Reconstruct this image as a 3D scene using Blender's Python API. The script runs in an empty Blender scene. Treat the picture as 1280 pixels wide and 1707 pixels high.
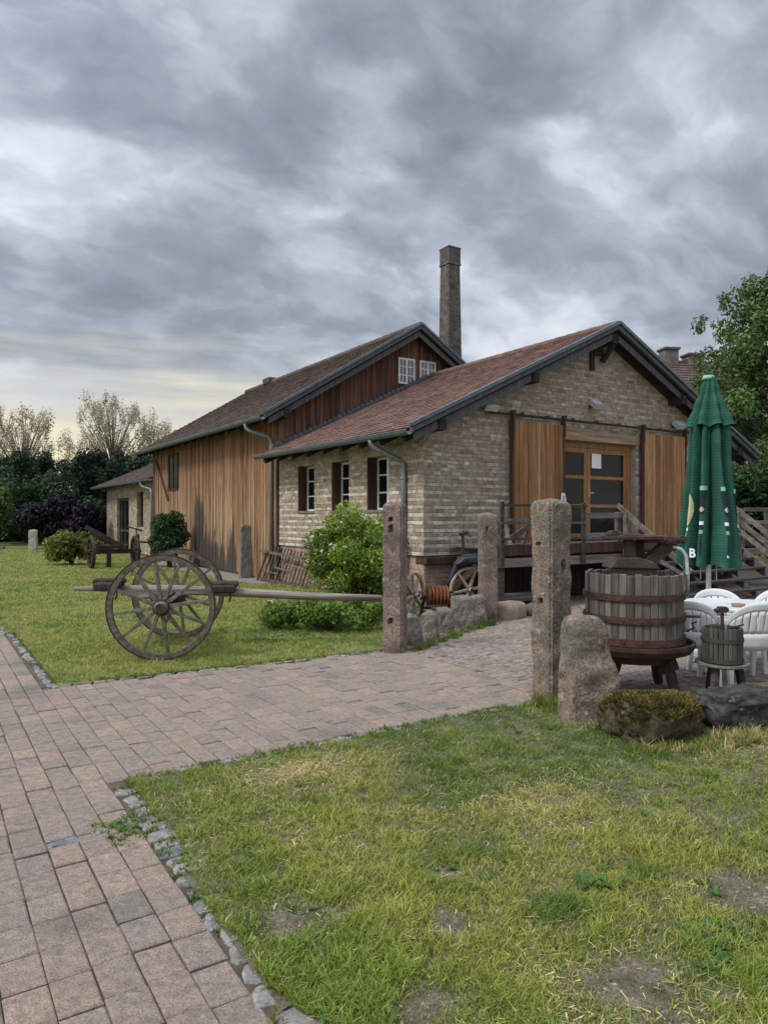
import bpy, bmesh, math, random
import numpy as np
from mathutils import Vector, Matrix, noise as mnoise
R = math.radians
sc = bpy.context.scene
COL = sc.collection
random.seed(7)

# ------------------------------------------------------------------ camera
cam_d = bpy.data.cameras.new('camera')
cam = bpy.data.objects.new('camera', cam_d); COL.objects.link(cam)
EYE = 1.6
cam.location = (0, 0, EYE); cam.rotation_euler = (R(90), 0, 0)
cam_d.sensor_fit = 'VERTICAL'; cam_d.sensor_height = 34.63; cam_d.lens = 24.0
cam_d.shift_y = 0.005; cam_d.clip_start = .05; cam_d.clip_end = 3000
sc.camera = cam
sc.render.resolution_x = 767; sc.render.resolution_y = 1024

# ------------------------------------------------------------------ view
sc.view_settings.view_transform = 'Standard'; sc.view_settings.look = 'None'
sc.view_settings.gamma = 1; sc.view_settings.exposure = 0.80
sc.view_settings.use_curve_mapping = False

# ------------------------------------------------------------------ world: Nishita sky under a cloud deck
SUN_EL, SUN_AZ = R(48), R(-125)          # azimuth from +Y towards +X
world = bpy.data.worlds.new('World'); sc.world = world
world.use_nodes = True
nt = world.node_tree; N = nt.nodes; LK = nt.links; N.clear()
def nd(t, **kw):
    n = N.new(t)
    for k, v in kw.items(): setattr(n, k, v)
    return n
def wmath(op, a, b=None, clamp=False):
    n = nd('ShaderNodeMath', operation=op); n.use_clamp = clamp
    for i, v in enumerate((a, b)):
        if v is None: continue
        if isinstance(v, (int, float)): n.inputs[i].default_value = v
        else: LK.new(v, n.inputs[i])
    return n.outputs[0]
def wrange(v, a, b, c, d, smooth=True):
    n = nd('ShaderNodeMapRange'); n.interpolation_type = 'SMOOTHSTEP' if smooth else 'LINEAR'
    LK.new(v, n.inputs['Value'])
    for k, x in zip(('From Min', 'From Max', 'To Min', 'To Max'), (a, b, c, d)): n.inputs[k].default_value = x
    return n.outputs['Result']
def wmix(f, a, b):
    n = nd('ShaderNodeMix', data_type='RGBA')
    if isinstance(f, (int, float)): n.inputs[0].default_value = f
    else: LK.new(f, n.inputs[0])
    for i, v in ((6, a), (7, b)):
        if isinstance(v, tuple): n.inputs[i].default_value = (*v, 1)
        else: LK.new(v, n.inputs[i])
    return n.outputs[2]
def wvec(op, a, b):
    n = nd('ShaderNodeVectorMath', operation=op)
    for i, v in enumerate((a, b)):
        if isinstance(v, tuple): n.inputs[i].default_value = v
        else: LK.new(v, n.inputs[i])
    return n
def wnoise(vec, scale, detail=8, rough=.55):
    n = nd('ShaderNodeTexNoise'); LK.new(vec, n.inputs['Vector'])
    n.inputs['Scale'].default_value = scale; n.inputs['Detail'].default_value = detail; n.inputs['Roughness'].default_value = rough
    return n
tc = nd('ShaderNodeTexCoord'); dirv = tc.outputs['Generated']
sep = nd('ShaderNodeSeparateXYZ'); LK.new(dirv, sep.inputs[0])
dz = wmath('MAXIMUM', sep.outputs[2], 0.0)
den = wmath('ADD', dz, 0.46)
comb = nd('ShaderNodeCombineXYZ')
LK.new(wmath('DIVIDE', sep.outputs[0], den), comb.inputs[0]); LK.new(wmath('DIVIDE', sep.outputs[1], den), comb.inputs[1])
comb.inputs[2].default_value = 3.1
rot = nd('ShaderNodeVectorRotate', rotation_type='Z_AXIS'); LK.new(comb.outputs[0], rot.inputs['Vector']); rot.inputs['Angle'].default_value = R(-28)
base = wvec('MULTIPLY', rot.outputs[0], (1.0, 1.35, 1.0)).outputs[0]
wn = wnoise(base, 2.6, 3, .5)
warp = wvec('MULTIPLY', wvec('SUBTRACT', wn.outputs['Color'], (.5, .5, .5)).outputs[0], (.22, .22, .22)).outputs[0]
wn2 = wnoise(base, 16.0, 3, .5)
warp2 = wvec('MULTIPLY', wvec('SUBTRACT', wn2.outputs['Color'], (.5, .5, .5)).outputs[0], (.045, .045, .045)).outputs[0]
pos = wvec('ADD', wvec('ADD', base, warp).outputs[0], warp2).outputs[0]
n1 = wnoise(pos, 2.7, 7, .50).outputs['Fac']
n2 = wnoise(wvec('ADD', pos, (.035, .065, .0)).outputs[0], 2.7, 7, .50).outputs['Fac']
n4 = wnoise(wvec('ADD', pos, (7.3, 2.1, 4.0)).outputs[0], 6.3, 7, .52).outputs['Fac']
n5 = wnoise(wvec('ADD', pos, (7.33, 2.15, 4.0)).outputs[0], 6.3, 7, .52).outputs['Fac']
# two layers of cloud with firm edges: gaps light up, bases stay grey, edges towards the light are brighter
lum = wmath('ADD', wrange(n1, .40, .64, -.24, .24), wrange(n4, .42, .64, -.07, .09))
lum = wmath('ADD', lum, wmath('MULTIPLY', wmath('SUBTRACT', n1, n2), 1.1))
lum = wmath('ADD', lum, wmath('MULTIPLY', wmath('SUBTRACT', n4, n5), .8))
def pix_dir(x, y):
    v = Vector(((x-640)/1183, 1, -(y-862)/1183)); v.normalize(); return tuple(v)
for x, y, rad, amp in ((1130, 110, 9, .24), (700, 265, 8, .08), (430, 300, 10, .10), (560, 420, 10, .12), (1040, 190, 7, .12),
                       (1190, 290, 9, .06), (20, 110, 9, .06), (960, 520, 9, .10), (330, 130, 6, .08), (1110, 330, 7, .08),
                       (270, 40, 11, -.16), (900, 140, 9, -.14), (330, 220, 9, -.08), (1250, 20, 8, -.20), (330, 505, 9, -.16), (60, 40, 7, -.10), (760, 150, 9, -.10),
                       (640, 30, 11, -.14), (1250, 400, 8, -.12), (110, 570, 5, -.14), (620, 560, 8, -.04), (880, 380, 8, .16), (540, 40, 12, -.06), (560, 230, 8, -.05)):
    dt = wvec('DOT_PRODUCT', dirv, pix_dir(x, y)).outputs['Value']
    lum = wmath('ADD', lum, wrange(dt, math.cos(R(rad*1.25)), 1.0, 0.0, amp*(1.0 if amp > 0 else .75)))
lum = wmath('ADD', lum, wrange(dz, .10, .56, .11, -.09))
t = wmath('ADD', wmath('MULTIPLY', lum, .74), .43, clamp=True)
ramp = nd('ShaderNodeValToRGB'); LK.new(t, ramp.inputs[0])
els = ramp.color_ramp.elements
els[0].position = 0; els[0].color = (.136, .155, .190, 1)
els[1].position = 1; els[1].color = (.49, .52, .56, 1)
for p, c in ((.25, (.184, .208, .250)), (.5, (.270, .298, .345)), (.75, (.392, .420, .468))):
    el = els.new(p); el.color = (*c, 1)
# the low gap under the deck to the left, where the evening light comes through
azd = wvec('DOT_PRODUCT', dirv, tuple(Vector((-.50, .86, .06)).normalized())).outputs['Value']
streak = wnoise(wvec('MULTIPLY', dirv, (2.0, 2.0, 26.0)).outputs[0], 1.6, 6, .55).outputs['Fac']
lowz = wmath('ADD', wmath('ADD', dz, wmath('MULTIPLY', wmath('SUBTRACT', streak, .5), .15)), wmath('MULTIPLY', wmath('SUBTRACT', n1, .5), .14))
lowf = wmath('MULTIPLY', wrange(lowz, .12, .25, 1, 0), wrange(azd, .45, .97, .40, .97))
glow = wmix(wrange(lowz, .04, .20, 0, 1), (.57, .51, .34), (.39, .39, .365))
cl = wmix(lowf, ramp.outputs[0], glow)
# brighter towards the zenith, as an overcast sky is
zen = wrange(dz, .60, .95, 1.0, 3.0)
sunv = (math.sin(SUN_AZ)*math.cos(SUN_EL), math.cos(SUN_AZ)*math.cos(SUN_EL), math.sin(SUN_EL))
zen = wmath('MULTIPLY', zen, wrange(wvec('DOT_PRODUCT', dirv, sunv).outputs['Value'], -.1, .95, 1.0, 1.8))   # broad glow added behind the camera, round the veiled sun, to light walls
hs = wvec('SCALE', cl, (0, 0, 0)); LK.new(zen, hs.inputs['Scale'])
sky = nd('ShaderNodeTexSky', sky_type='NISHITA'); sky.sun_disc = False
sky.sun_elevation = SUN_EL; sky.sun_rotation = SUN_AZ; sky.air_density = 1.0; sky.dust_density = 2.0
LK.new(dirv, sky.inputs[0])
sc10 = wvec('SCALE', hs.outputs[0], (0, 0, 0)); sc10.inputs['Scale'].default_value = 10.0
fin = wmix(.96, sky.outputs[0], sc10.outputs[0])
bg = nd('ShaderNodeBackground'); LK.new(fin, bg.inputs[0]); bg.inputs[1].default_value = 0.10
out = nd('ShaderNodeOutputWorld'); LK.new(bg.outputs[0], out.inputs[0])

# ------------------------------------------------------------------ sun through the clouds
sun_d = bpy.data.lights.new('sun', 'SUN'); sun = bpy.data.objects.new('sun', sun_d); COL.objects.link(sun)
sun_d.energy = 1.4; sun_d.angle = R(14); sun_d.color = (1, .95, .87)
sv = Vector((math.sin(SUN_AZ)*math.cos(SUN_EL), math.cos(SUN_AZ)*math.cos(SUN_EL), math.sin(SUN_EL)))
sun.rotation_euler = sv.to_track_quat('Z', 'Y').to_euler(); sun.location = sv*60

# ------------------------------------------------------------------ frame of the buildings (x along the gable, y along the long wall)
YAW = R(33); CX, CY = .709, 12.7
ca, sa = math.cos(YAW), math.sin(YAW)
def W(x, y, z=0.0): return Vector((CX + x*ca - y*sa, CY + x*sa + y*ca, z))
def toL(X, Y):
    dx, dy = X-CX, Y-CY
    return dx*ca + dy*sa, -dx*sa + dy*ca

# ------------------------------------------------------------------ helpers
class MB:
    def __init__(s): s.v = []; s.f = []; s.r = []; s.m = []; s.mi = 0; s.rnd = None; s.st = 0.0; s.sl = []
    def _add(s, verts, faces, rnd=None):
        b = len(s.v); s.v.extend([tuple(p) for p in verts])
        if rnd is None: rnd = s.rnd if s.rnd is not None else random.random()
        for f in faces: s.f.append(tuple(i+b for i in f)); s.r.append(rnd); s.m.append(s.mi); s.sl.append(s.st)
    def hexa(s, p, rnd=None):          # 8 points: bottom loop then top loop
        s._add(p, [(3,2,1,0), (4,5,6,7), (0,1,5,4), (1,2,6,5), (2,3,7,6), (3,0,4,7)], rnd)
    def box(s, x0, x1, y0, y1, z0, z1, rnd=None, M=None):
        p = [(x0,y0,z0),(x1,y0,z0),(x1,y1,z0),(x0,y1,z0),(x0,y0,z1),(x1,y0,z1),(x1,y1,z1),(x0,y1,z1)]
        if M is not None: p = [M @ Vector(q) for q in p]
        s.hexa(p, rnd)
    def bar(s, a, b, w, h, rnd=None, up=(0,0,1)):   # rectangular bar from a to b
        a, b = Vector(a), Vector(b); d = (b-a).normalized(); u = Vector(up)
        if abs(d.dot(u)) > .98: u = Vector((1,0,0))
        sx = d.cross(u).normalized(); sy = sx.cross(d).normalized()
        c = [(-w/2,-h/2),(w/2,-h/2),(w/2,h/2),(-w/2,h/2)]
        s.hexa([a+sx*i+sy*j for i,j in c] + [b+sx*i+sy*j for i,j in c], rnd)
    def tube(s, pts, rad, n=8, rnd=None, cap=True):
        pts = [Vector(p) for p in pts]; k = len(pts)
        if isinstance(rad, (int, float)): rad = [rad]*k
        tang = [(pts[min(i+1,k-1)]-pts[max(i-1,0)]).normalized() for i in range(k)]
        u = Vector((0,0,1)) if abs(tang[0].z) < .9 else Vector((1,0,0))
        V = []
        for i in range(k):
            a = tang[i].cross(u)
            if a.length < 1e-5: a = tang[i].cross(Vector((0,1,0)))
            a.normalize(); bb = a.cross(tang[i]).normalized(); u = bb
            for j in range(n):
                t = 2*math.pi*j/n; V.append(pts[i] + (a*math.cos(t) + bb*math.sin(t))*rad[i])
        F = [(i*n+j, i*n+(j+1)%n, (i+1)*n+(j+1)%n, (i+1)*n+j) for i in range(k-1) for j in range(n)]
        if cap: F += [tuple(range(n-1,-1,-1)), tuple(range((k-1)*n, k*n))]
        s._add(V, F, rnd)
    def lathe(s, prof, n=32, M=None, rnd=None, closed=False):
        V = []; k = len(prof)
        for r, z in prof:
            for j in range(n):
                t = 2*math.pi*j/n; V.append(Vector((r*math.cos(t), r*math.sin(t), z)))
        F = [(i*n+j, i*n+(j+1)%n, (i+1)*n+(j+1)%n, (i+1)*n+j) for i in range(k-1) for j in range(n)]
        if closed: F += [((k-1)*n+j, (k-1)*n+(j+1)%n, (j+1)%n, j) for j in range(n)]
        else:
            if prof[0][0] > 1e-4: F.append(tuple(range(n-1,-1,-1)))
            if prof[-1][0] > 1e-4: F.append(tuple(range((k-1)*n, k*n)))
        if M is not None: V = [M @ p for p in V]
        s._add(V, F, rnd)
    def prism(s, poly, a, b, axis='y', rnd=None):  # poly in the other two axes
        def P(p, t):
            return {'y': (p[0], t, p[1]), 'x': (t, p[0], p[1]), 'z': (p[0], p[1], t)}[axis]
        n = len(poly); V = [P(p, a) for p in poly] + [P(p, b) for p in poly]
        F = [tuple(range(n-1,-1,-1)), tuple(range(n, 2*n))] + [(i, (i+1)%n, n+(i+1)%n, n+i) for i in range(n)]
        s._add(V, F, rnd)
    def grid(s, fn, nu, nv, rnd=None, wrap=False):
        V = [fn(i/(nu if wrap else nu-1), j/(nv-1)) for j in range(nv) for i in range(nu)]
        F = []
        for j in range(nv-1):
            for i in range(nu if wrap else nu-1):
                a = j*nu+i; b = j*nu+(i+1)%nu
                F.append((a, b, b+nu, a+nu))
        s._add(V, F, rnd)
    def build(s, name, mats, parent=None, smooth=False, bevel=0, fix=True, solid=0, segs=1):
        me = bpy.data.meshes.new(name); me.from_pydata(s.v, [], s.f)
        if not isinstance(mats, (list, tuple)): mats = [mats]
        for m in mats: me.materials.append(m)
        at = me.attributes.new('rnd', 'FLOAT', 'FACE'); at.data.foreach_set('value', np.array(s.r, dtype=np.float32))
        if any(s.sl): me.attributes.new('stain', 'FLOAT', 'FACE').data.foreach_set('value', np.array(s.sl, dtype=np.float32))
        if len(mats) > 1: me.polygons.foreach_set('material_index', np.array(s.m, dtype=np.int32))
        if fix:
            bm = bmesh.new(); bm.from_mesh(me); bmesh.ops.recalc_face_normals(bm, faces=bm.faces); bm.to_mesh(me); bm.free()
        if smooth: me.polygons.foreach_set('use_smooth', np.ones(len(me.polygons), dtype=bool))
        me.update()
        o = bpy.data.objects.new(name, me); COL.objects.link(o)
        if parent is not None: o.parent = parent
        if solid:
            md = o.modifiers.new('solid', 'SOLIDIFY'); md.thickness = solid; md.offset = 0
        if bevel:
            md = o.modifiers.new('bevel', 'BEVEL'); md.width = bevel; md.segments = segs; md.limit_method = 'ANGLE'; md.angle_limit = R(40)
        if smooth == 'auto' or bevel:
            pass
        return o
def npmesh(name, V, Q, mat, parent=None, col=None, rnd=None):
    me = bpy.data.meshes.new(name); nv, nf, k = len(V), len(Q), Q.shape[1]
    me.vertices.add(nv); me.vertices.foreach_set('co', np.ascontiguousarray(V, dtype=np.float32).ravel())
    me.loops.add(nf*k); me.loops.foreach_set('vertex_index', np.ascontiguousarray(Q, dtype=np.int32).ravel())
    me.polygons.add(nf); me.polygons.foreach_set('loop_start', np.arange(0, nf*k, k, dtype=np.int32))
    me.update(calc_edges=True)
    if col is not None:
        ca_ = me.color_attributes.new('Col', 'FLOAT_COLOR', 'POINT')
        c4 = np.ones((nv, 4), dtype=np.float32); c4[:, :3] = col; ca_.data.foreach_set('color', c4.ravel())
    me.materials.append(mat)
    o = bpy.data.objects.new(name, me); COL.objects.link(o)
    if parent is not None: o.parent = parent
    return o
def tag(o, label=None, cat=None, group=None, kind=None):
    if label: o['label'] = label
    if cat: o['category'] = cat
    if group: o['group'] = group
    if kind: o['kind'] = kind
    return o
def thing(name, label, cat, loc=(0,0,0), rz=0, group=None):
    o = bpy.data.objects.new(name, None); COL.objects.link(o); o.empty_display_size = .1
    o.location = loc; o.rotation_euler = (0, 0, rz); return tag(o, label, cat, group)
def put(o, loc, rz=0): o.location = loc; o.rotation_euler = (0, 0, rz); return o
def copy_tree(o, parent=None):
    c = o.copy(); COL.objects.link(c); c.parent = parent
    for ch in list(o.children): copy_tree(ch, c)
    return c

# value noise for numpy
_rs = np.random.RandomState(3); _lat = _rs.rand(256, 256).astype(np.float32)
def vn(x, y):
    xi = np.floor(x).astype(int); yi = np.floor(y).astype(int); fx = x-xi; fy = y-yi
    fx = fx*fx*(3-2*fx); fy = fy*fy*(3-2*fy)
    g = lambda a, b: _lat[a % 256, b % 256]
    return (g(xi,yi)*(1-fx)+g(xi+1,yi)*fx)*(1-fy) + (g(xi,yi+1)*(1-fx)+g(xi+1,yi+1)*fx)*fy
def fbm(x, y, o=4):
    s = 0; a = .5; t = 0
    for i in range(o): s = s + a*vn(x*2**i+17.3*i, y*2**i+9.1*i); t += a; a *= .5
    return s/t

# ------------------------------------------------------------------ materials
def mat_base(name):
    m = bpy.data.materials.new(name); m.use_nodes = True; t = m.node_tree; t.nodes.clear()
    o = t.nodes.new('ShaderNodeOutputMaterial'); p = t.nodes.new('ShaderNodeBsdfPrincipled'); t.links.new(p.outputs[0], o.inputs[0])
    return m, t, p, o
def tn(t, typ, ins=None, **kw):
    n = t.nodes.new(typ)
    for k, v in kw.items(): setattr(n, k, v)
    for k, v in (ins or {}).items():
        if hasattr(v, 'is_linked') or isinstance(v, bpy.types.NodeSocket): t.links.new(v, n.inputs[k])
        else: n.inputs[k].default_value = v
    return n
def rgb(c): return (*c, 1)
def mixc(t, f, a, b, blend='MIX'):
    n = t.nodes.new('ShaderNodeMix'); n.data_type = 'RGBA'; n.blend_type = blend
    for i, v in ((0, f), (6, a), (7, b)):
        if isinstance(v, bpy.types.NodeSocket): t.links.new(v, n.inputs[i])
        elif i == 0: n.inputs[0].default_value = v
        else: n.inputs[i].default_value = rgb(v)
    return n.outputs[2]
def tnoise(t, scale, stretch=(1,1,1), detail=6, rough=.55, co=None):
    if co is None: co = t.nodes.new('ShaderNodeTexCoord').outputs['Object']
    mp = tn(t, 'ShaderNodeMapping', {'Vector': co, 'Scale': stretch})
    return tn(t, 'ShaderNodeTexNoise', {'Vector': mp.outputs[0], 'Scale': scale, 'Detail': detail, 'Roughness': rough}).outputs['Fac']
def trange(t, v, a, b, c=0., d=1.):
    return tn(t, 'ShaderNodeMapRange', {'Value': v, 'From Min': a, 'From Max': b, 'To Min': c, 'To Max': d}, interpolation_type='SMOOTHSTEP').outputs[0]
def M(name, c1, c2, scale=6, stretch=(1,1,1), lo=.35, hi=.65, rough=.85, rnd=None, patch=None, patch2=None, bump=.3, bscale=None, bstretch=None, metal=0, spec=.3, detail=7, fine=.25, stain=None):
    """two colours mixed by noise; rnd = list of colours picked per piece; patch = (colour, scale, lo, hi[, stretch])"""
    m, t, p, o = mat_base(name)
    n = tnoise(t, scale, stretch, detail)
    if rnd:
        at = tn(t, 'ShaderNodeAttribute', attribute_name='rnd')
        rp = t.nodes.new('ShaderNodeValToRGB'); t.links.new(at.outputs['Fac'], rp.inputs[0])
        rp.color_ramp.interpolation = 'LINEAR'; e = rp.color_ramp.elements
        e[0].position = 0; e[0].color = rgb(rnd[0]); e[1].position = 1; e[1].color = rgb(rnd[-1])
        for i in range(1, len(rnd)-1): e.new(i/(len(rnd)-1)).color = rgb(rnd[i])
        k = mixc(t, trange(t, n, lo, hi), c1, c2)
        c = mixc(t, 1.0, rp.outputs[0], k, 'MULTIPLY')
    else: c = mixc(t, trange(t, n, lo, hi), c1, c2)
    for q in (patch, patch2):
        if q:
            st = q[4] if len(q) > 4 else (1,1,1)
            c = mixc(t, trange(t, tnoise(t, q[1], st, 6), q[2], q[3]), c, q[0])
    if stain:      # rot and algae climbing each board to its own height, with a ragged edge
        sa_ = tn(t, 'ShaderNodeAttribute', attribute_name='stain').outputs['Fac']
        oz = tn(t, 'ShaderNodeSeparateXYZ', {0: t.nodes.new('ShaderNodeTexCoord').outputs['Object']}).outputs[2]
        ad = lambda a, b, op='ADD': tn(t, 'ShaderNodeMath', {0: a, 1: b}, operation=op).outputs[0]
        k1 = ad(tnoise(t, 7, (1,1,.35), 6), .5, 'SUBTRACT'); k2 = ad(tnoise(t, 26, (1,1,.08), 4), .5, 'SUBTRACT')
        lev = ad(ad(sa_, ad(k1, 1.5, 'MULTIPLY')), ad(k2, 1.1, 'MULTIPLY'))
        up = trange(t, ad(oz, ad(ad(k1, 3.0, 'MULTIPLY'), ad(k2, 2.4, 'MULTIPLY'))), 1.6, 3.6)      # boards kept from the weather high up stay redder
        c = mixc(t, ad(up, .75, 'MULTIPLY'), c, mixc(t, 1.0, c, (.66,.50,.42), 'MULTIPLY'))
        msk = ad(trange(t, ad(lev, oz, 'SUBTRACT'), -.30, .45), trange(t, sa_, .05, .6), 'MULTIPLY')
        c = mixc(t, ad(msk, .92, 'MULTIPLY'), c, stain)
    nf = tnoise(t, (bscale or scale*4), bstretch or stretch, 8, .65)
    if fine:
        g = trange(t, nf, .25, .75, 1-fine, 1+fine)
        c = mixc(t, 1.0, c, tn(t, 'ShaderNodeCombineXYZ', {0: g, 1: g, 2: g}).outputs[0], 'MULTIPLY')
    t.links.new(c, p.inputs['Base Color'])
    p.inputs['Roughness'].default_value = rough; p.inputs['Metallic'].default_value = metal
    p.inputs['Specular IOR Level'].default_value = spec
    if bump:
        b = tn(t, 'ShaderNodeBump', {'Height': nf, 'Strength': bump, 'Distance': .02}); t.links.new(b.outputs[0], p.inputs['Normal'])
    return m
def leaf_mat(name, trans=.35, rough=.6):
    m, t, p, o = mat_base(name)
    at = tn(t, 'ShaderNodeAttribute', attribute_name='Col')
    t.links.new(at.outputs['Color'], p.inputs['Base Color']); p.inputs['Roughness'].default_value = rough; p.inputs['Specular IOR Level'].default_value = .25
    tr = tn(t, 'ShaderNodeBsdfTranslucent', {'Color': at.outputs['Color']})
    mx = tn(t, 'ShaderNodeMixShader', {0: trans, 1: p.outputs[0], 2: tr.outputs[0]}); t.links.new(mx.outputs[0], o.inputs[0])
    return m
ONE = (1,1,1)
m_stone = M('building_stone', (1.10,1.06,1.0), (.74,.70,.66), 9, rough=.9, bump=.5, bscale=40, rnd=[(.235,.195,.155),(.285,.24,.19),(.335,.282,.228),(.325,.278,.23),(.39,.335,.275),(.44,.385,.325),(.52,.47,.405),(.61,.565,.505)], patch=((.27,.245,.215), 1.1, .58, .74))
m_mortar = M('mortar', (.38,.335,.275), (.27,.235,.19), 3, rough=.95, bump=.4, bscale=60, patch=((.17,.15,.125), 1.6, .5, .66))
m_pink = M('plinth_brick', (1.05,1.0,1.0), (.75,.7,.7), 8, rnd=[(.40,.25,.19),(.46,.32,.25),(.33,.22,.18),(.44,.34,.26)], bump=.4, bscale=40)
TILES = [(.150,.085,.066),(.19,.108,.082),(.115,.075,.062),(.165,.098,.075),(.13,.07,.056),(.20,.125,.10)]
m_tile = M('clay_tile', (1.15,1.1,1.05), (.75,.75,.78), 3, rnd=TILES, rough=.85, bump=.3, bscale=30, patch=((.105,.09,.075), 1.3, .55, .75), patch2=((.17,.16,.12), 7, .66, .78))
m_tile_dark = M('old_clay_tile', (1.1,1.1,1.05), (.7,.7,.72), 2.5, rnd=[(.095,.065,.057),(.125,.08,.068),(.08,.058,.052),(.11,.078,.066)], rough=.9, bump=.3, bscale=30, patch=((.085,.078,.062), 1.0, .5, .75))
BARN = [(.33,.185,.09),(.24,.13,.07),(.40,.25,.135),(.19,.11,.065),(.34,.235,.15),(.155,.085,.055),(.40,.29,.18),(.28,.15,.075)]
def wood(name, cols, stretch=(1,1,.06), scale=14, c2=(.55,.5,.48), rough=.85, patch=None, patch2=None, bump=.5, bscale=45, stain=None):
    return M(name, (1.15,1.12,1.08), c2, scale, stretch, .3, .7, rough, cols, patch, patch2, bump, bscale, None, fine=.3, stain=stain)
m_barn_w = wood('larch_boards', BARN, patch=((.40,.30,.19), 2.2, .50, .75, (1,3,.10)), patch2=((.19,.10,.055), 3.0, .56, .74, (1,4,.10)), stain=(.040,.034,.030))
m_barn_stain = wood('rotten_boards', [(.055,.045,.038),(.09,.07,.055),(.04,.034,.03),(.11,.08,.06)], patch=((.17,.12,.08), 5, .58, .75, (1,1,.1)))
m_barn_g = wood('brown_boards', [(.135,.066,.045),(.09,.045,.035),(.18,.095,.062),(.07,.04,.033),(.24,.15,.105),(.12,.06,.043)])
m_shutter = wood('shutter_boards', [(.37,.195,.092),(.28,.145,.07),(.46,.27,.14),(.22,.115,.06),(.40,.22,.105),(.31,.155,.075)], c2=(.66,.58,.52))
m_doorwood = wood('door_oak', [(.33,.165,.065),(.29,.145,.058)], c2=(.8,.75,.7), rough=.5, bump=.15)
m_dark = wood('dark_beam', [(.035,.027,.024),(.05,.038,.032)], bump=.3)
m_browntrim = wood('brown_trim', [(.10,.055,.04),(.075,.045,.035)])
m_grey = wood('grey_weathered_wood', [(.17,.157,.145),(.13,.12,.11),(.21,.198,.185),(.10,.092,.086)], stretch=(1,1,1), scale=9)
m_greyx = wood('grey_planks', [(.18,.167,.155),(.135,.124,.115),(.22,.205,.19)], stretch=(.06,1,1), scale=12)
m_greyd = wood('dark_grey_planks', [(.085,.078,.072),(.06,.055,.052),(.11,.10,.092)], stretch=(.06,1,1), scale=12)
m_stave = wood('press_staves', [(.185,.165,.145),(.12,.108,.096),(.25,.228,.205),(.085,.078,.070),(.215,.195,.172)], c2=(.5,.5,.5), patch=((.07,.067,.062), 4, .6, .72, (1,1,.2)))
m_wheel = wood('cart_wood', [(.165,.142,.115),(.13,.113,.094),(.20,.172,.14)], stretch=(1,1,1), scale=18, c2=(.55,.52,.5))
m_pole = wood('pole_wood', [(.27,.25,.22),(.23,.21,.185)], stretch=(.05,1,1), scale=20)
m_lead = M('zinc', (.135,.165,.19), (.10,.125,.145), 5, rough=.5, metal=.25, bump=.05, patch=((.08,.095,.105), 3, .55, .75))
m_zinc = M('zinc_pipe', (.21,.245,.265), (.155,.185,.20), 6, (1,1,.3), rough=.45, metal=.3, bump=.03)
m_barge = wood('slate_grey_paint', [(.085,.098,.112),(.10,.112,.125)], c2=(.75,.75,.75), bump=.2)
m_rust = M('rust', (.135,.058,.036), (.065,.035,.028), 14, rough=.9, bump=.5, bscale=60, patch=((.20,.095,.05), 9, .58, .75))
m_rustd = M('dark_iron', (.035,.028,.027), (.07,.042,.034), 10, rough=.75, bump=.35, bscale=50, metal=.2)
m_orange = M('orange_rust', (.33,.115,.04), (.15,.06,.03), 11, rough=.85, bump=.4, bscale=50)
m_cream = M('cream_iron', (.46,.40,.32), (.30,.24,.18), 16, rough=.8, bump=.3, bscale=50, patch=((.25,.12,.06), 10, .58, .75))
m_white = M('white_paint', (.74,.74,.72), (.62,.61,.58), 5, rough=.5, bump=.03)
m_plastic = M('white_plastic', (.66,.67,.68), (.60,.61,.61), 3, rough=.35, bump=.0, fine=.08, patch=((.50,.50,.46), 6, .58, .85))
m_paper = M('paper', (.82,.82,.80), (.75,.76,.76), 9, rough=.6, bump=0, fine=.03)
m_blue = M('blue_ink', (.22,.25,.50), (.35,.37,.60), 40, rough=.6, bump=0)
m_ltgrey = M('light_grey_metal', (.50,.52,.53), (.42,.44,.45), 8, rough=.45, bump=.02, metal=.2)
m_sand = M('red_sandstone', (.232,.168,.138), (.158,.120,.102), 5, rough=.95, bump=.8, bscale=45, patch=((.105,.09,.08), 2.6, .48, .66), patch2=((.29,.255,.21), 11, .60, .74), fine=.5)
m_sandg = M('grey_sandstone', (.235,.175,.135), (.150,.118,.098), 6, rough=.95, bump=.9, bscale=45, patch=((.14,.13,.10), 3.2, .46, .64), patch2=((.31,.27,.22), 16, .58, .72), fine=.55)
m_stub = M('lichen_stone', (.22,.19,.16), (.135,.12,.105), 7, rough=.95, bump=.8, bscale=40, patch=((.17,.165,.09), 4, .55, .72), fine=.35)
m_yellowstone = M('yellow_stone', (.42,.33,.23), (.30,.22,.16), 6, rough=.95, bump=.6, bscale=40)
m_darkrock = M('dark_rock', (.024,.025,.024), (.060,.059,.054), 11, rough=.95, bump=1, bscale=45, patch=((.17,.165,.14), 18, .60, .70), patch2=((.055,.062,.028), 3, .58, .75))
m_brownrock = M('brown_rock', (.15,.105,.055), (.09,.07,.05), 6, rough=.95, bump=.7, bscale=40)
m_chim = M('chimney_brick', (1.1,1.1,1.1), (.72,.72,.74), 4, rnd=[(.125,.105,.10),(.16,.13,.12),(.095,.085,.085),(.145,.12,.11)], rough=.95, bump=.4, bscale=30, patch=((.07,.07,.075), .8, .52, .7), patch2=((.20,.18,.17), 2.5, .6, .75))
m_plaster = M('farmhouse_plaster', (.40,.36,.29), (.30,.26,.21), 3, rough=.95, bump=.2)
m_soil = M('soil', (.125,.095,.065), (.075,.06,.042), 9, rough=1, bump=.8, bscale=60)
m_bed = M('joint_sand', (.140,.120,.093), (.085,.080,.052), 9, rough=1, bump=.8, bscale=80)
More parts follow.
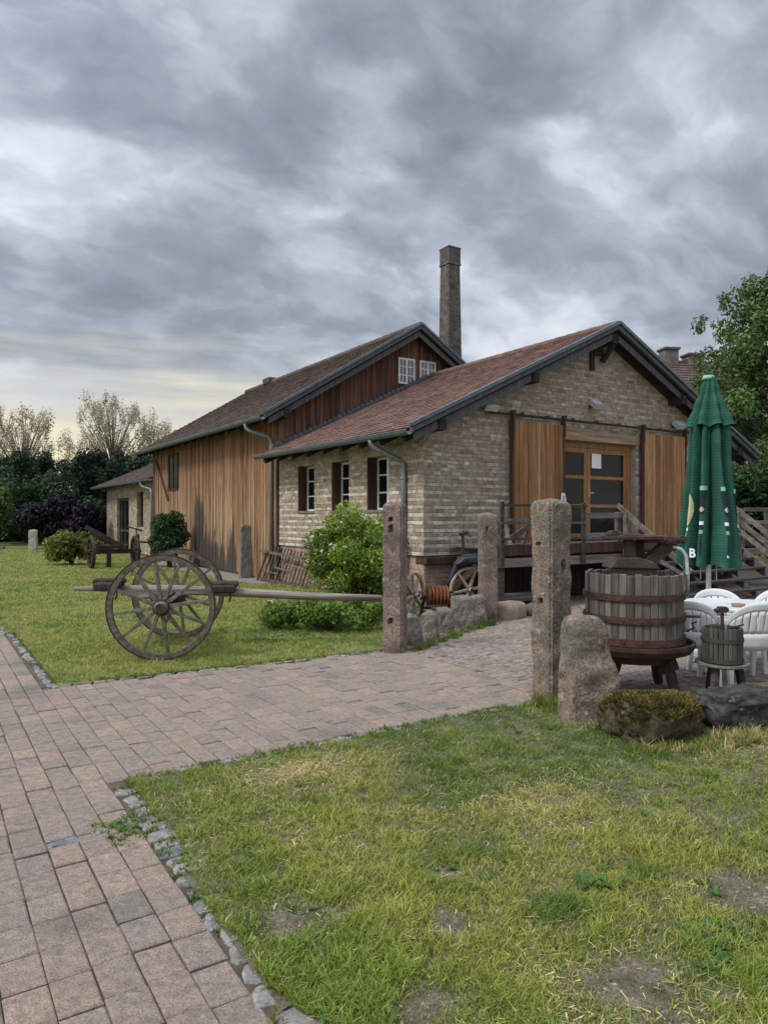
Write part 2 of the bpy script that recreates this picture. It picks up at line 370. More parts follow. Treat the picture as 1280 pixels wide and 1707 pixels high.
m_kerb = M('granite_sett', (.34,.33,.32), (.22,.218,.215), 16, rnd=[(.60,.65,.74),(.95,.90,.84),(.75,.73,.70),(.5,.53,.58),(.85,.78,.70)], rough=.7, patch=((.095,.085,.065), 14, .56, .72), bump=.5, bscale=50)
m_gravel = M('pebbles', (.9,.9,.9), (.7,.7,.7), 20, rnd=[(.22,.18,.145),(.32,.27,.23),(.15,.125,.10),(.40,.37,.34),(.24,.20,.165)], rough=.9, bump=.2)
m_strip = M('gravel_strip', (.27,.235,.195), (.19,.165,.14), 6, rough=1, bump=.7, bscale=60)
m_ground = M('meadow', (.105,.130,.032), (.15,.150,.048), 2.2, rough=1, bump=.8, bscale=30, patch=((.17,.14,.075), .9, .6, .75))
m_lawn = M('lawn_soil', (.175,.145,.105), (.105,.092,.055), 7, rough=1, bump=.9, bscale=70, patch=((.25,.21,.165), 13, .55, .70), patch2=((.06,.058,.024), 3, .55, .7), fine=.45)
PAV = [(.255,.195,.158),(.220,.180,.152),(.280,.208,.165),(.210,.178,.155),(.292,.220,.173),(.230,.192,.165),(.262,.198,.157),(.175,.155,.138)]
m_pav = M('pavers', (1.22,1.21,1.17), (.92,.925,.91), 22, rnd=PAV, rough=.9, bump=.7, bscale=120, patch=((.155,.138,.115), 1.3, .55, .75), patch2=((.125,.125,.085), 5.5, .64, .80), fine=.42)
m_yard = M('yard_setts', (1.30,1.24,1.18), (.92,.89,.87), 16, rnd=[(.215,.175,.150),(.175,.150,.135),(.245,.205,.175),(.195,.160,.138),(.26,.22,.19)], rough=.9, bump=.7, bscale=70, patch=((.13,.12,.09), 1.3, .6, .75), fine=.35)
m_moss = M('moss', (.105,.092,.018), (.055,.062,.015), 10, rough=1, bump=.9, bscale=60, patch=((.15,.115,.03), 5, .55, .7))
m_leaf = leaf_mat('leaves'); m_grass = leaf_mat('grass_blades', .30, .65); m_thin = leaf_mat('sparse_leaves', .5)
m_bark = M('bark', (.09,.075,.06), (.05,.042,.036), 8, (1,1,.25), rough=.95, bump=.8, bscale=25)
m_twig = M('pale_bark', (.22,.19,.165), (.13,.115,.10), 8, (1,1,.25), rough=.95, bump=.5, bscale=25)
def glass_mat(name, c=(.012,.014,.018), rough=.04, spec=.6):
    m, t, p, o = mat_base(name)
    p.inputs['Base Color'].default_value = rgb(c); p.inputs['Roughness'].default_value = rough; p.inputs['Specular IOR Level'].default_value = spec
    b = tn(t, 'ShaderNodeBump', {'Height': tnoise(t, 3), 'Strength': .06, 'Distance': .02}); t.links.new(b.outputs[0], p.inputs['Normal'])
    return m
m_glass = glass_mat('window_glass', (.008,.011,.014), .05, .22)
m_glass_b = glass_mat('sky_glass', (.10,.12,.14), .08, .8)
def fabric_mat():
    m, t, p, o = mat_base('parasol_cloth')
    co = t.nodes.new('ShaderNodeTexCoord').outputs['Object']
    sp = tn(t, 'ShaderNodeSeparateXYZ', {0: co})
    w = tn(t, 'ShaderNodeMath', {0: sp.outputs[2], 1: 2*math.pi/.030}, operation='MULTIPLY')
    n = tn(t, 'ShaderNodeMath', {0: w.outputs[0], 1: tn(t, 'ShaderNodeMath', {0: tnoise(t, 7, co=co), 1: 9.0}, operation='MULTIPLY').outputs[0]}, operation='ADD')
    s = tn(t, 'ShaderNodeMath', {0: n.outputs[0]}, operation='SINE')
    c = mixc(t, trange(t, s.outputs[0], -.1, .8), (.022,.090,.062), (.014,.060,.043))
    c = mixc(t, trange(t, tnoise(t, 5, co=co), .45, .75), c, (.030,.115,.080))
    t.links.new(c, p.inputs['Base Color']); p.inputs['Roughness'].default_value = .8; p.inputs['Specular IOR Level'].default_value = .2
    b = tn(t, 'ShaderNodeBump', {'Height': tnoise(t, 11, (1,1,.3), co=co), 'Strength': .5, 'Distance': .03}); t.links.new(b.outputs[0], p.inputs['Normal'])
    return m
m_cloth = fabric_mat()
m_mark_dark = M('print_dark', (.010,.016,.030), (.016,.02,.03), 20, rough=.8, bump=0)
m_mark_cream = M('print_cream', (.46,.44,.26), (.36,.37,.22), 15, rough=.8, bump=0)
m_mark_white = M('print_white', (.75,.77,.76), (.65,.68,.68), 20, rough=.8, bump=0)
m_mark_mint = M('print_mint', (.20,.46,.33), (.16,.40,.28), 20, rough=.8, bump=0)
m_mark_red = M('print_brown', (.20,.07,.045), (.14,.05,.035), 20, rough=.8, bump=0)

# ================================================================== THE SETTING
def sheet(name, poly, z, mat, kind='structure'):
    mb = MB(); mb._add([(p[0], p[1], z) for p in poly], [tuple(range(len(poly)))]); o = mb.build(name, mat, fix=False); o['kind'] = kind; return o
def lp(*pts): return [tuple(W(x, y)[:2]) for x, y in pts]
sheet('ground', [(-700,-60),(700,-60),(700,1500),(-700,1500)], -.06, m_ground)
sheet('path', lp((-11,-12),(-6.3,-12),(-6.3,-5.7),(-2.6,-5.7),(-2.6,-3.1),(-6.3,-3.1),(-6.3,16),(-11,16)), -.016, m_bed)
sheet('yard', lp((-2.6,-6.75),(-2.6,-3.1),(.1,-1.7),(.1,-.02),(9.5,-.02),(9.5,8),(18,8),(18,-6.75)), -.018, m_bed)

# ---- concrete pavers of the two paths, and small setts in the yard
def frustum(mb, x0, x1, y0, y1, z, c=.006, dp=.05, tilt=(0,0)):
    def zz(x, y): return z + tilt[0]*(x-x0) + tilt[1]*(y-y0)
    B = [(x0,y0),(x1,y0),(x1,y1),(x0,y1)]; T = [(x0+c,y0+c),(x1-c,y0+c),(x1-c,y1-c),(x0+c,y1-c)]
    P = [(*W(*b)[:2], -dp) for b in B] + [(*W(*b)[:2], zz(*b)-c*.8) for b in B] + [(*W(*b)[:2], zz(*b)) for b in T]
    mb._add(P, [(0,1,5,4),(1,2,6,5),(2,3,7,6),(3,0,4,7),(4,5,9,8),(5,6,10,9),(6,7,11,10),(7,4,8,11),(8,9,10,11)])
pv = MB(); pw = .143; rp_ = random.Random(5)
def in_path(x, y):
    if -10.5 < x < -6.56 and y < 14: return True
    return -6.6 < x < -2.75 and -5.84 < y < -2.95-(x+6.5)*.055
ix0 = int(-10.5/pw)
for i in range(ix0, int(-2.75/pw)+1):
    x0 = i*pw; y = -11.0 + rp_.random()*.03
    while y < 13:
        near = y < -6.5
        L = .212 if near else rp_.choice((.143,.212,.212,.212,.285))
        if near: L += rp_.uniform(-.004, .004)
        if y < -6.5 < y+L: L = -6.44 - y                # the cross row of thin setts lies here
        xm, ym = x0+pw/2, y+L/2
        if in_path(xm, ym) and L > .05:
            if y > 3 and xm < -9.4: y += L; continue
            j = .0025
            a, b, c_, d_ = (rp_.uniform(-.0022,.0022) for _ in range(4))
            q = vn(np.array([xm*1.3+50]), np.array([ym*1.1+80]))[0]
            pv.rnd = min(1, max(0, rp_.random()))
            ya, yb = y+j+c_, y+L-j+d_
            if x0 > -6.62: ya, yb = max(ya, -5.765), min(yb, -2.985-(x0+6.5)*.055)
            frustum(pv, x0+j+a, x0+pw-j+b, ya, yb, rp_.uniform(-.004,.004), .007, .05, (rp_.uniform(-.02,.02), rp_.uniform(-.015,.015)))
        y += L
o = pv.build('path_pavers', m_pav, fix=False); o['kind'] = 'structure'
ys = MB(); s_ = .105
yv_poly = lambda x, y: x > -2.74 and y < -.1 and y > -6.7 and (y < -3.1+ (x+2.77)*.50) and x < 9
for i in range(int(-2.8/s_), int(9/s_)):
    off = rp_.random()*s_
    for k in range(int(-6.8/s_), 0):
        x0 = i*s_; y0 = k*s_+off*.4
        if yv_poly(x0+.05, y0+.05):
            frustum(ys, x0+.004+rp_.uniform(-.003,.003), x0+s_-.004+rp_.uniform(-.003,.003), y0+.004+rp_.uniform(-.003,.003), y0+s_-.004, rp_.uniform(-.006,.006), .012, .05, (rp_.uniform(-.05,.05), rp_.uniform(-.05,.05)))
o = ys.build('yard_setts', m_yard, fix=False); o['kind'] = 'structure'

sheet('kerb_bed', lp((-6.60,-9.5),(-6.38,-9.5),(-6.38,-5.72),(-6.60,-5.72)), -.010, m_soil)
sheet('kerb_bed', lp((-6.60,-2.9),(-6.42,-2.9),(-6.42,6),(-6.60,6)), -.010, m_soil)
# ---- kerb of rough setts round the lawns
kb = MB(); kr = random.Random(12)
def sett(x, y, lx, ly, ang, h):
    n = 9; V = []; pts = []
    for k in range(n):
        t = 2*math.pi*k/n + kr.uniform(-.2,.2); ex = math.copysign(abs(math.cos(t))**.42, math.cos(t)); ey = math.copysign(abs(math.sin(t))**.42, math.sin(t))
        pts.append((ex*lx/2*kr.uniform(.85,1.08), ey*ly/2*kr.uniform(.85,1.08)))
    def tw(p, z):
        X = x + p[0]*math.cos(ang) - p[1]*math.sin(ang); Y = y + p[0]*math.sin(ang) + p[1]*math.cos(ang); w = W(X, Y); return (w.x, w.y, z)
    tz = [h + kr.uniform(-.006,.006) for _ in range(n)]
    V = [tw(p, -.05) for p in pts] + [tw(p, tz[k]-.008) for k, p in enumerate(pts)] + [tw((p[0]*.90, p[1]*.90), tz[k]) for k, p in enumerate(pts)] + [tw((0,0), h+.001)]
    F = []
    for k in range(n):
        q = (k+1)%n; F += [(k,q,n+q,n+k), (n+k,n+q,2*n+q,2*n+k), (2*n+k,2*n+q,3*n)]
    kb._add(V, F)
y = -5.92
while y > -8.9:
    near = (-5.9-y)/2.6
    L = kr.uniform(.08,.13)+near*kr.uniform(.0,.09); wdt = kr.uniform(.11,.15)+near*.09
    sett(-6.510+near*.03+kr.uniform(-.008,.02), y-L/2, wdt, L*.97, kr.uniform(-.2,.2), kr.uniform(-.003,.007)); y -= L*kr.choice((1,1,1,1.08))
    if kr.random() < .7: sett(-6.42+kr.uniform(-.02,.03), y+kr.uniform(0,.05), kr.uniform(.05,.09), kr.uniform(.05,.09), kr.random(), -.010)
x = -6.45
while x < -3.0:
    L = kr.uniform(.10,.24); sett(x+L/2, -5.80+kr.uniform(-.015,.015), L*.95, kr.uniform(.05,.07), kr.uniform(-.05,.05), .002); x += L
y = -2.95
while y < 3.2:
    L = kr.uniform(.10,.22); sett(-6.50+kr.uniform(-.02,.02)-max(0,y)*.05, y+L/2, kr.uniform(.05,.09), L*.95, 0, kr.uniform(0,.012)); y += L
x = -6.5
while x < -2.9:
    L = kr.uniform(.10,.24); sett(x+L/2, -2.96-(x+6.5)*.055, L*.95, kr.uniform(.045,.065), 0, .004); x += L
x = -9.6
while x < -6.62:
    L = kr.uniform(.08,.24); sett(x+L/2, -6.47+(kr.uniform(-.012,.012)), L*.93, kr.uniform(.045,.06), kr.uniform(-.1,.1), kr.uniform(-.006,.003)); x += L
o = kb.build('kerb', m_kerb, fix=False); o['kind'] = 'structure'

# ---- lawns: gently uneven soil sheets, grass as separate stuff
def lawn_h(x, y): return .012 + .035*(fbm(x*1.1+40, y*1.1+11, 3)-.45)
def in_right(x, y):
    edge = -5.86 + .05*(fbm(x*2+3, x*0+7, 2)-.5)*2
    rightedge = np.where(x < -3.0, edge, np.where(x < -2.6, -5.95-(x+3)*2.0, -6.80+.10*np.sin(x*2)))
    return (x > -6.49+.07*(fbm(y*3+9, y*0+2, 2)-.5)*2) & (y < rightedge)
def in_left(x, y):
    low = -2.93 - (x+6.5)*.055
    return (x > -6.46 - np.maximum(0, y)*.05) & (y > low) & ((y > -3.15 + (x+2.75)*.52) | (x < -2.75)) & (x < np.where(y > 5.7, -1.0+.35*(fbm(y*1.5, y*0+3, 2)-.5), -.1)) & ((x < -.35) | (y > .0))
def lawn_sheet(name, fn, x0, x1, y0, y1, st, mat=None):
    xs = np.arange(x0, x1, st); ysr = np.arange(y0, y1, st); X, Y = np.meshgrid(xs, ysr)
    Z = lawn_h(X, Y) - .012
    wx = CX + X*ca - Y*sa; wy = CY + X*sa + Y*ca
    V = np.stack([wx, wy, Z], -1).reshape(-1, 3); nx = len(xs)
    I = np.arange(len(ysr)-1)[:,None]*nx + np.arange(nx-1)[None]
    ok = fn(X[:-1,:-1]+st/2, Y[:-1,:-1]+st/2)
    I = I[ok]; Q = np.stack([I, I+1, I+nx+1, I+nx], -1)
    o = npmesh(name, V, Q, mat or m_lawn); o['kind'] = 'structure'; return o
lawn_sheet('lawn', in_right, -6.7, 8, -12, -5.6, .08)
lawn_sheet('lawn', in_left, -8, 0, -3.2, 30, .12, M('turf', (.130,.150,.036), (.185,.180,.058), 3, rough=1, bump=.9, bscale=50, patch=((.16,.135,.08), 1.1, .60, .74), fine=.4))
sheet('gravel_strip', lp((-1.7,5.5),(-.05,5.5),(-.05,17.5),(-1.7,17.5)), -.006, m_strip)

BARE = [(-5.46,-8.70,.32),(-5.78,-8.10,.16),(-6.30,-7.74,.20),(-4.61,-8.55,.26),(-6.15,-8.42,.18),(-5.55,-7.75,.10),(-4.2,-8.9,.3),(-3.1,-3.0,.4),(-4.9,-9.1,.2)]
def bare(x, y):
    b = np.zeros_like(x)
    n = .55 + .9*fbm(x*6+5, y*6+31, 3)
    for bx, by, r in BARE: b = np.maximum(b, np.clip(1.35 - np.hypot(x-bx, (y-by)*1.15)/(r*n*.78), 0, 1))
    return b
def make_grass(name, fn, n, dmin, dmax, hmul, label, seed, half=R(42), straw=1.0):
    rs = np.random.RandomState(seed)
    d = dmin*(dmax/dmin)**rs.rand(n) if dmin > 0 else rs.rand(n)*dmax
    a = (rs.rand(n)*2-1)*half
    X = d*np.tan(a); Y = d
    x = (X-CX)*ca + (Y-CY)*sa; y = -(X-CX)*sa + (Y-CY)*ca
    ok = fn(x, y); b = bare(x, y)
    tuft = fbm(x*9+1, y*9+4, 3); med = fbm(x*2.1+8, y*2.1+2, 3)
    ok &= rs.rand(n) > np.clip(b*1.0, 0, .92)
    ok &= rs.rand(n) < np.clip(.35 + 1.6*(tuft-.25), .25, 1)
    X, Y, x, y, d, tuft, med, b = (q[ok] for q in (X, Y, x, y, d, tuft, med, b)); n = len(X)
    h = hmul*(.020+.034*rs.rand(n)**1.5+ .045*np.clip(tuft-.45, 0, 1)*rs.rand(n)*2)*(.7+.8*med)
    h *= 1-.5*b
    wd = np.maximum(.0014+.0014*rs.rand(n), .00046*d)
    th = rs.rand(n)*2*np.pi; lean = (.3+.9*rs.rand(n))*h; lt = rs.rand(n)*2*np.pi
    bx, by = np.cos(th)*wd, np.sin(th)*wd; lx, ly = np.cos(lt)*lean, np.sin(lt)*lean
    z0 = lawn_h(x, y) - .016
    def P(s, t, w): return np.stack([X + lx*t*t + s*bx*w, Y + ly*t*t + s*by*w, z0 + h*t*(1-.18*t)], -1)
    V = np.stack([P(-1,0,1), P(1,0,1), P(1,.55,.75), P(-1,.55,.75), P(1,1,.12), P(-1,1,.12)], 1)
    base = np.arange(n)[:,None]*6
    Q = np.concatenate([base+np.array([[0,1,2,3]]), base+np.array([[3,2,4,5]])], 0)
    # colour: green / yellow-green / straw / dark clover by patch and by blade
    g = np.array([.215,.285,.046]); yg = np.array([.320,.340,.072]); st = np.array([.55,.45,.22]); dk = np.array([.105,.190,.034])
    pa = fbm(x*.9+20, y*.9+60, 3)[:,None]; pb = fbm(x*1.7+90, y*1.7+33, 4)[:,None]
    c = g + (yg-g)*np.clip((pa-.38)*4.5, 0, 1)
    c = c + (dk-c)*np.clip((pb-.56)*6, 0, .85)
    sp = np.clip((.42-pb)*6, 0, 1)*.55
    dry = np.maximum.reduce([np.exp(-(((x+5.5)/.42)**2 + ((y+6.25)/.22)**2)), np.exp(-(((x+2.55)/.6)**2+((y+7.5)/.16)**2)), np.exp(-(((x+4.6)/.5)**2+((y+7.3)/.3)**2))*.5])[:,None]
    psw = np.clip((.04 + .36*sp + .70*dry)*straw, 0, .9)
    isst = rs.rand(n,1) < psw
    c = np.where(isst, st*(.7+.5*rs.rand(n,1)), c)
    flat = (isst[:,0] & (rs.rand(n) < .6)); V[flat,2:,2] = z0[flat,None] + (V[flat,2:,2]-z0[flat,None])*.3 + .006; V[flat,4:,:2] += (V[flat,4:,:2]-V[flat,:2,:2])*.8
    c = c*(.62+.76*rs.rand(n,1))
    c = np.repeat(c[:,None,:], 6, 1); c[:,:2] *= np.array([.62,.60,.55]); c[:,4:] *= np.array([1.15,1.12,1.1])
    o = npmesh(name, V.reshape(-1,3), Q, m_grass, col=c.reshape(-1,3)); o['kind'] = 'stuff'; o['label'] = label; o['category'] = 'grass'
    return o
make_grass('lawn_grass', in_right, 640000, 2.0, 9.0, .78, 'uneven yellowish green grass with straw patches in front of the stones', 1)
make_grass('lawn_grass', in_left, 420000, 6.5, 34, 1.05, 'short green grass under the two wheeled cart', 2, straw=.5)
# tufts: longer blades along kerbs, round the posts and the boulders, and weeds between stones
def tufts(spots, seed, name, label):
    rs = np.random.RandomState(seed); VV = []; QQ = []; CC = []; k0 = 0
    for (x, y, r, n, h, tone) in spots:
        a = rs.rand(n)*2*np.pi; rr = r*np.sqrt(rs.rand(n)); lx_ = x+rr*np.cos(a); ly_ = y+rr*np.sin(a)
        X = CX + lx_*ca - ly_*sa; Y = CY + lx_*sa + ly_*ca
        hh = h*(.45+.75*rs.rand(n)); w = .0025+.003*rs.rand(n); th = rs.rand(n)*2*np.pi; lt = rs.rand(n)*2*np.pi; ln = hh*(.2+.6*rs.rand(n))
        def P(s, t, ww): return np.stack([X+np.cos(lt)*ln*t*t+s*np.cos(th)*w*ww, Y+np.sin(lt)*ln*t*t+s*np.sin(th)*w*ww, -.012+hh*t*(1-.2*t)], -1)
        VV.append(np.stack([P(-1,0,1),P(1,0,1),P(1,.5,.8),P(-1,.5,.8),P(1,1,.1),P(-1,1,.1)],1).reshape(-1,3))
        b = k0+np.arange(n)[:,None]*6; QQ += [b+np.array([[0,1,2,3]]), b+np.array([[3,2,4,5]])]; k0 += n*6
        c0 = {0: (.13,.19,.03), 1: (.22,.23,.055), 2: (.42,.34,.16), 3: (.07,.14,.025)}[tone]
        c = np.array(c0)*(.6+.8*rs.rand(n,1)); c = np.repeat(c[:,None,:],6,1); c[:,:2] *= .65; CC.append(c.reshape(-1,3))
    o = npmesh(name, np.concatenate(VV), np.concatenate(QQ), m_grass, col=np.concatenate(CC)); o['kind'] = 'stuff'; o['label'] = label; o['category'] = 'grass'
tr_ = random.Random(4); sp = []
for k in range(110): sp.append((tr_.uniform(-6.5,-3.1), -5.80+tr_.uniform(-.07,.03), .05, tr_.randint(12,30), tr_.uniform(.03,.06), tr_.choice((0,0,1,3))))
for k in range(110): sp.append((-6.50+tr_.uniform(-.07,.08), tr_.uniform(-8.5,-5.9), .035, tr_.randint(5,22), tr_.uniform(.025,.055), tr_.choice((0,0,1,3))))
for k in range(120): sp.append((tr_.uniform(-6.5,-2.9), 0, .04, tr_.randint(8,22), tr_.uniform(.03,.06), tr_.choice((0,1,3)))); sp[-1] = (sp[-1][0], -2.93-(sp[-1][0]+6.5)*.055+tr_.uniform(-.02,.08), *sp[-1][2:])
for k in range(60): yy = tr_.uniform(-2.9,3); sp.append((-6.46-max(0,yy)*.05+tr_.uniform(-.05,.05), yy, .04, 14, .05, tr_.choice((0,1))))
for k in range(60): sp.append((-2.95+tr_.uniform(-.25,.35), -5.98+tr_.uniform(-.18,.10), .06, 26, tr_.uniform(.07,.17), tr_.choice((0,1,1,0))))
for k in range(46): sp.append((-3.0+tr_.uniform(-.3,.4), -6.72+tr_.uniform(-.15,.12), .06, 22, tr_.uniform(.06,.13), tr_.choice((0,1,2,0))))
for k in range(60): q = tr_.uniform(0,1); sp.append((-3.45+q*1.2, -7.2-.25*math.sin(q*3)+tr_.uniform(-.05,.1), .05, 22, tr_.uniform(.06,.13), tr_.choice((0,1,2,2,1))))
for k in range(40): q = tr_.uniform(0,1); sp.append((-2.5+q*1.6, -7.42+q*.35+tr_.uniform(-.1,.05), .06, 20, tr_.uniform(.05,.11), tr_.choice((0,1,1))))
for k in range(18): sp.append((-2.62+tr_.uniform(-.12,.12), -7.40+tr_.uniform(-.1,.1), .05, 30, .12, tr_.choice((2,2,1))))
for k in range(110): q = tr_.uniform(0,1); sp.append((-2.7+q*2.6, -3.32+q*1.30+tr_.uniform(-.12,.04), .06, 20, tr_.uniform(.05,.12), tr_.choice((0,1,3))))
for x_, y_ in ((-6.72,-6.42),(-6.66,-6.62),(-6.56,-6.38)): sp.append((x_, y_, .08, 90, .045, 0))
for k in range(26): sp.append((tr_.uniform(-8.2,-6.7), tr_.uniform(-8.6,-6.0), .02, 6, .02, tr_.choice((0,1)))); sp[-1] = (round(sp[-1][0]/pw)*pw, *sp[-1][1:])
for k in range(60): sp.append((tr_.uniform(-6.4,-3), tr_.uniform(-9.2,-6.3), .06, tr_.randint(18,40), tr_.uniform(.05,.085), tr_.choice((0,0,1,3,1))))
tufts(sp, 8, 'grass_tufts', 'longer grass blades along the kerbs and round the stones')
# broad-leaved weeds in the lawn
def weeds(spots, seed):
    rs = np.random.RandomState(seed); V = []; Q = []; C = []
    for (x, y, n, L, c0) in spots:
        p = W(x, y, .0)
        for k in range(n):
            a = 2*math.pi*k/n + rs.rand(); l = L*(.6+.6*rs.rand()); el = .25+.7*rs.rand(); dx, dy = math.cos(a), math.sin(a)
            w = l*.17; b = len(V)
            for t, ww, zz in ((0,.3,0),(.35,1,.35),(.7,.9,.5),(1,.1,.45)):
                r = l*t*math.cos(el*.6); z = l*zz*math.sin(el)*1.5
                V.append((p.x+dx*r-dy*w*ww, p.y+dy*r+dx*w*ww, z)); V.append((p.x+dx*r+dy*w*ww, p.y+dy*r-dx*w*ww, z+.002))
            Q += [(b,b+1,b+3,b+2),(b+2,b+3,b+5,b+4),(b+4,b+5,b+7,b+6)]
            c = np.array(c0)*(.7+.6*rs.rand()); C += [c*.7]*2+[c]*6
    o = npmesh('lawn_weeds', np.array(V), np.array(Q), m_grass, col=np.array(C)); o['kind'] = 'stuff'; o['label'] = 'broad leaved weeds among the grass'; o['category'] = 'weeds'
wr = random.Random(2)
ws = [(-5.09,-8.18,11,.10,(.075,.15,.035)),(-5.02,-8.24,9,.08,(.085,.16,.035))] + [(-5.05+wr.uniform(-.16,.16),-8.72+wr.uniform(-.08,.08),7,.05,(.05,.12,.035)) for k in range(26)]
ws += [(wr.uniform(-6.3,-3.2), wr.uniform(-8.9,-6.2), 7, wr.uniform(.025,.05), (.07,.14,.03)) for k in range(130)]
ws += [(-6.38+wr.uniform(-.12,.10),-8.25+wr.uniform(-.2,.25),7,.045,(.07,.14,.03)) for k in range(22)]
ws += [(-6.66+wr.uniform(-.08,.08),-6.5+wr.uniform(-.08,.1),7,.035,(.09,.16,.03)) for k in range(14)]
weeds(ws, 3)
pb = MB(); gr = random.Random(9)
for bx, by, r in BARE:
    for k in range(int(1500*r)):
        a = gr.uniform(0, 6.28); q = r*1.15*math.sqrt(gr.random()); p = W(bx+q*math.cos(a), by+q*math.sin(a)); s = gr.choice((.002,.0025,.003,.003,.004,.005,.008))
        lx, ly = toL(p.x, p.y); z = float(lawn_h(np.array([lx]), np.array([ly]))[0])-.012
        pts = [(p.x+s*math.cos(t)*gr.uniform(.7,1.2), p.y+s*math.sin(t)*gr.uniform(.7,1.2), z) for t in (0,1.25,2.5,3.75,5)]
        pb._add(pts+[(p.x, p.y, z+s*.9)], [(i,(i+1)%5,5) for i in range(5)])
tag(pb.build('gravel', m_gravel, fix=False), 'pale pebbles on the bare patches of the lawn', 'gravel', kind='stuff')

# ================================================================== BUILDINGS
def cut(spans, a, b):
    out = []
    for s, e in spans:
        if b <= s or a >= e: out.append((s, e)); continue
        if a > s: out.append((s, a))
        if b < e: out.append((b, e))
    return out
def bricks(mb, P, N, u0, u1, z0, z1, ch, bl, openings=(), limit=None, rng=random.Random(1), gap=.014, proud=.013, alt=None):
    """courses of bricks on a wall plane; P(u, z, out) gives the point"""
    z = z0; row = 0
    while z < z1-.03:
        row += 1; h = ch*rng.uniform(.93, 1.05); zt = min(z+h, z1)
        spans = [(u0, u1)]
        if limit: spans = [limit(zt)] if limit(zt) else []
        for a, b, c, d in openings:
            if zt > c+.01 and z < d-.01: spans = [q for s in [spans] for q in cut(s, a, b)]
        for s, e in spans:
            u = s - rng.random()*bl*.5
            while u < e-.02:
                L = bl*rng.uniform(.55, 1.35); a = max(s, u); b = min(e, u+L)
                if b-a > .03:
                    g = gap*rng.uniform(.4, 1.1)/2; o = proud*rng.uniform(.35, 1.3); c = .004
                    q = [(a+g, z+g), (b-g, z+g), (b-g, zt-g), (a+g, zt-g)]
                    qi = [(a+g+c, z+g+c), (b-g-c, z+g+c), (b-g-c, zt-g-c), (a+g+c, zt-g-c)]
                    j = lambda: rng.uniform(-.003, .003)
                    V = [P(x+j(), y+j(), -.004) for x, y in q] + [P(x, y, o*.75) for x, y in q] + [P(x+j(), y+j(), o) for x, y in qi]
                    mb._add(V, [(0,1,5,4),(1,2,6,5),(2,3,7,6),(3,0,4,7),(4,5,9,8),(5,6,10,9),(6,7,11,10),(7,4,8,11),(8,9,10,11)], rng.random() if alt is None else alt(row, z, rng))
                u += L
        z = zt
def tile_plane(mb, P, Lu, Lv, tw, tl, rng, th=.022):
    """P(u, v, n): u along the eave, v up the slope"""
    nv = int(round(Lv/tl)); tl = Lv/nv; nu = int(round(Lu/tw)); tw = Lu/nu
    for j in range(nv):
        off = tw/2 if j % 2 else 0
        for i in range(-1, nu+1):
            a = max(0, i*tw+off); b = min(Lu, (i+1)*tw+off)
            if b-a < .03: continue
            g = .004; v0 = j*tl - .02 + rng.uniform(-.006,.006); v1 = (j+1)*tl+.03; l = th+rng.uniform(-.004,.006); k = rng.uniform(-.003,.003)
            m = .35*(b-a)
            V = [P(a+g, v0+.02, l), P(a+m, v0, l+k), P(b-m, v0, l+k), P(b-g, v0+.02, l), P(b-g, v1, .004), P(a+g, v1, .004),
                 P(a+g, v0+.02, 0.002), P(a+m, v0, .002), P(b-m, v0, .002), P(b-g, v0+.02, .002)]
            mb._add(V, [(0,1,2,3,4,5), (6,7,1,0), (7,8,2,1), (8,9,3,2), (9,4,3), (6,0,5)], rng.random())
def gutter(mb, a, b, r=.075, n=10):
    a, b = Vector(a), Vector(b); d = (b-a).normalized(); s = d.cross(Vector((0,0,1))).normalized()
    prof = [(math.cos(math.pi+math.pi*k/n)*r, math.sin(math.pi+math.pi*k/n)*r) for k in range(n+1)]
    prof += [(p[0]*.88, p[1]*.88) for p in reversed(prof)]
    V = [q + s*x + Vector((0,0,z)) for q in (a, b) for x, z in prof]; m = len(prof)
    mb._add(V, [tuple(range(m-1,-1,-1)), tuple(range(m, 2*m))] + [(i, (i+1)%m, m+(i+1)%m, m+i) for i in range(m)])
    mb.tube([a+s*r*.97, b+s*r*.97], .012, 6)
    L = (b-a).length; k = 0
    while k < L: mb.bar(a+d*k-s*r+Vector((0,0,.02)), a+d*k-s*r+Vector((0,0,.021))+s*(2*r), .03, .008); k += .8

# ---------------------------------------------------------------- stone house
HW, HL = 9.5, 6.12
SL = .473; EZ = 3.15; EX = -.58; AP = HW/2; RIDGE = EZ + SL*(AP-EX)
def roof_z(x): return EZ + SL*((x if x < AP else HW-x)-EX)
house = thing('stone_house', 'tan stone house with red tiled gable roof and timber sliding doors', 'house', W(0,0), YAW)
hr = random.Random(21)
DX0, DX1, DZ0, DZ1 = 3.02, 5.86, 1.12, 3.20
WIN = [(1.13,1.92),(2.64,3.40),(4.22,5.06)]; WZ0, WZ1 = 1.74, 2.80
hb = MB(); hb.mi = 1
wt = .34
def under(x): return roof_z(x) - .20
hb.prism([(0,.9),(DX0,.9),(DX0,under(DX0)),(0,under(0))], 0, wt)
hb.prism([(DX1,.9),(HW,.9),(HW,under(HW)),(DX1,under(DX1))], 0, wt)
hb.prism([(DX0,DZ1),(DX1,DZ1),(DX1,under(DX1)),(AP,under(AP)),(DX0,under(DX0))], 0, wt)
ye = wt+.001; segs = []; prev = ye
for a, b in WIN:
    hb.box(0, wt, prev, a, .9, under(.17)); hb.box(0, wt, a, b, .9, WZ0); hb.box(0, wt, a, b, WZ1, under(.17)); prev = b
hb.box(0, wt, prev, HL, .9, under(.17)); hb.box(HW-wt, HW, ye, HL, 0, under(HW-.17))
def course(row, z, rng):      # every other course is laid in paler brick, most clearly low down
    low = max(0, min(1, (2.9-z)/1.9))
    if row % 2: return min(1, max(0, rng.gauss(.56+.36*low, .16)))
    return min(1, max(0, rng.gauss(.40-.14*low, .19)))
hb.mi = 0
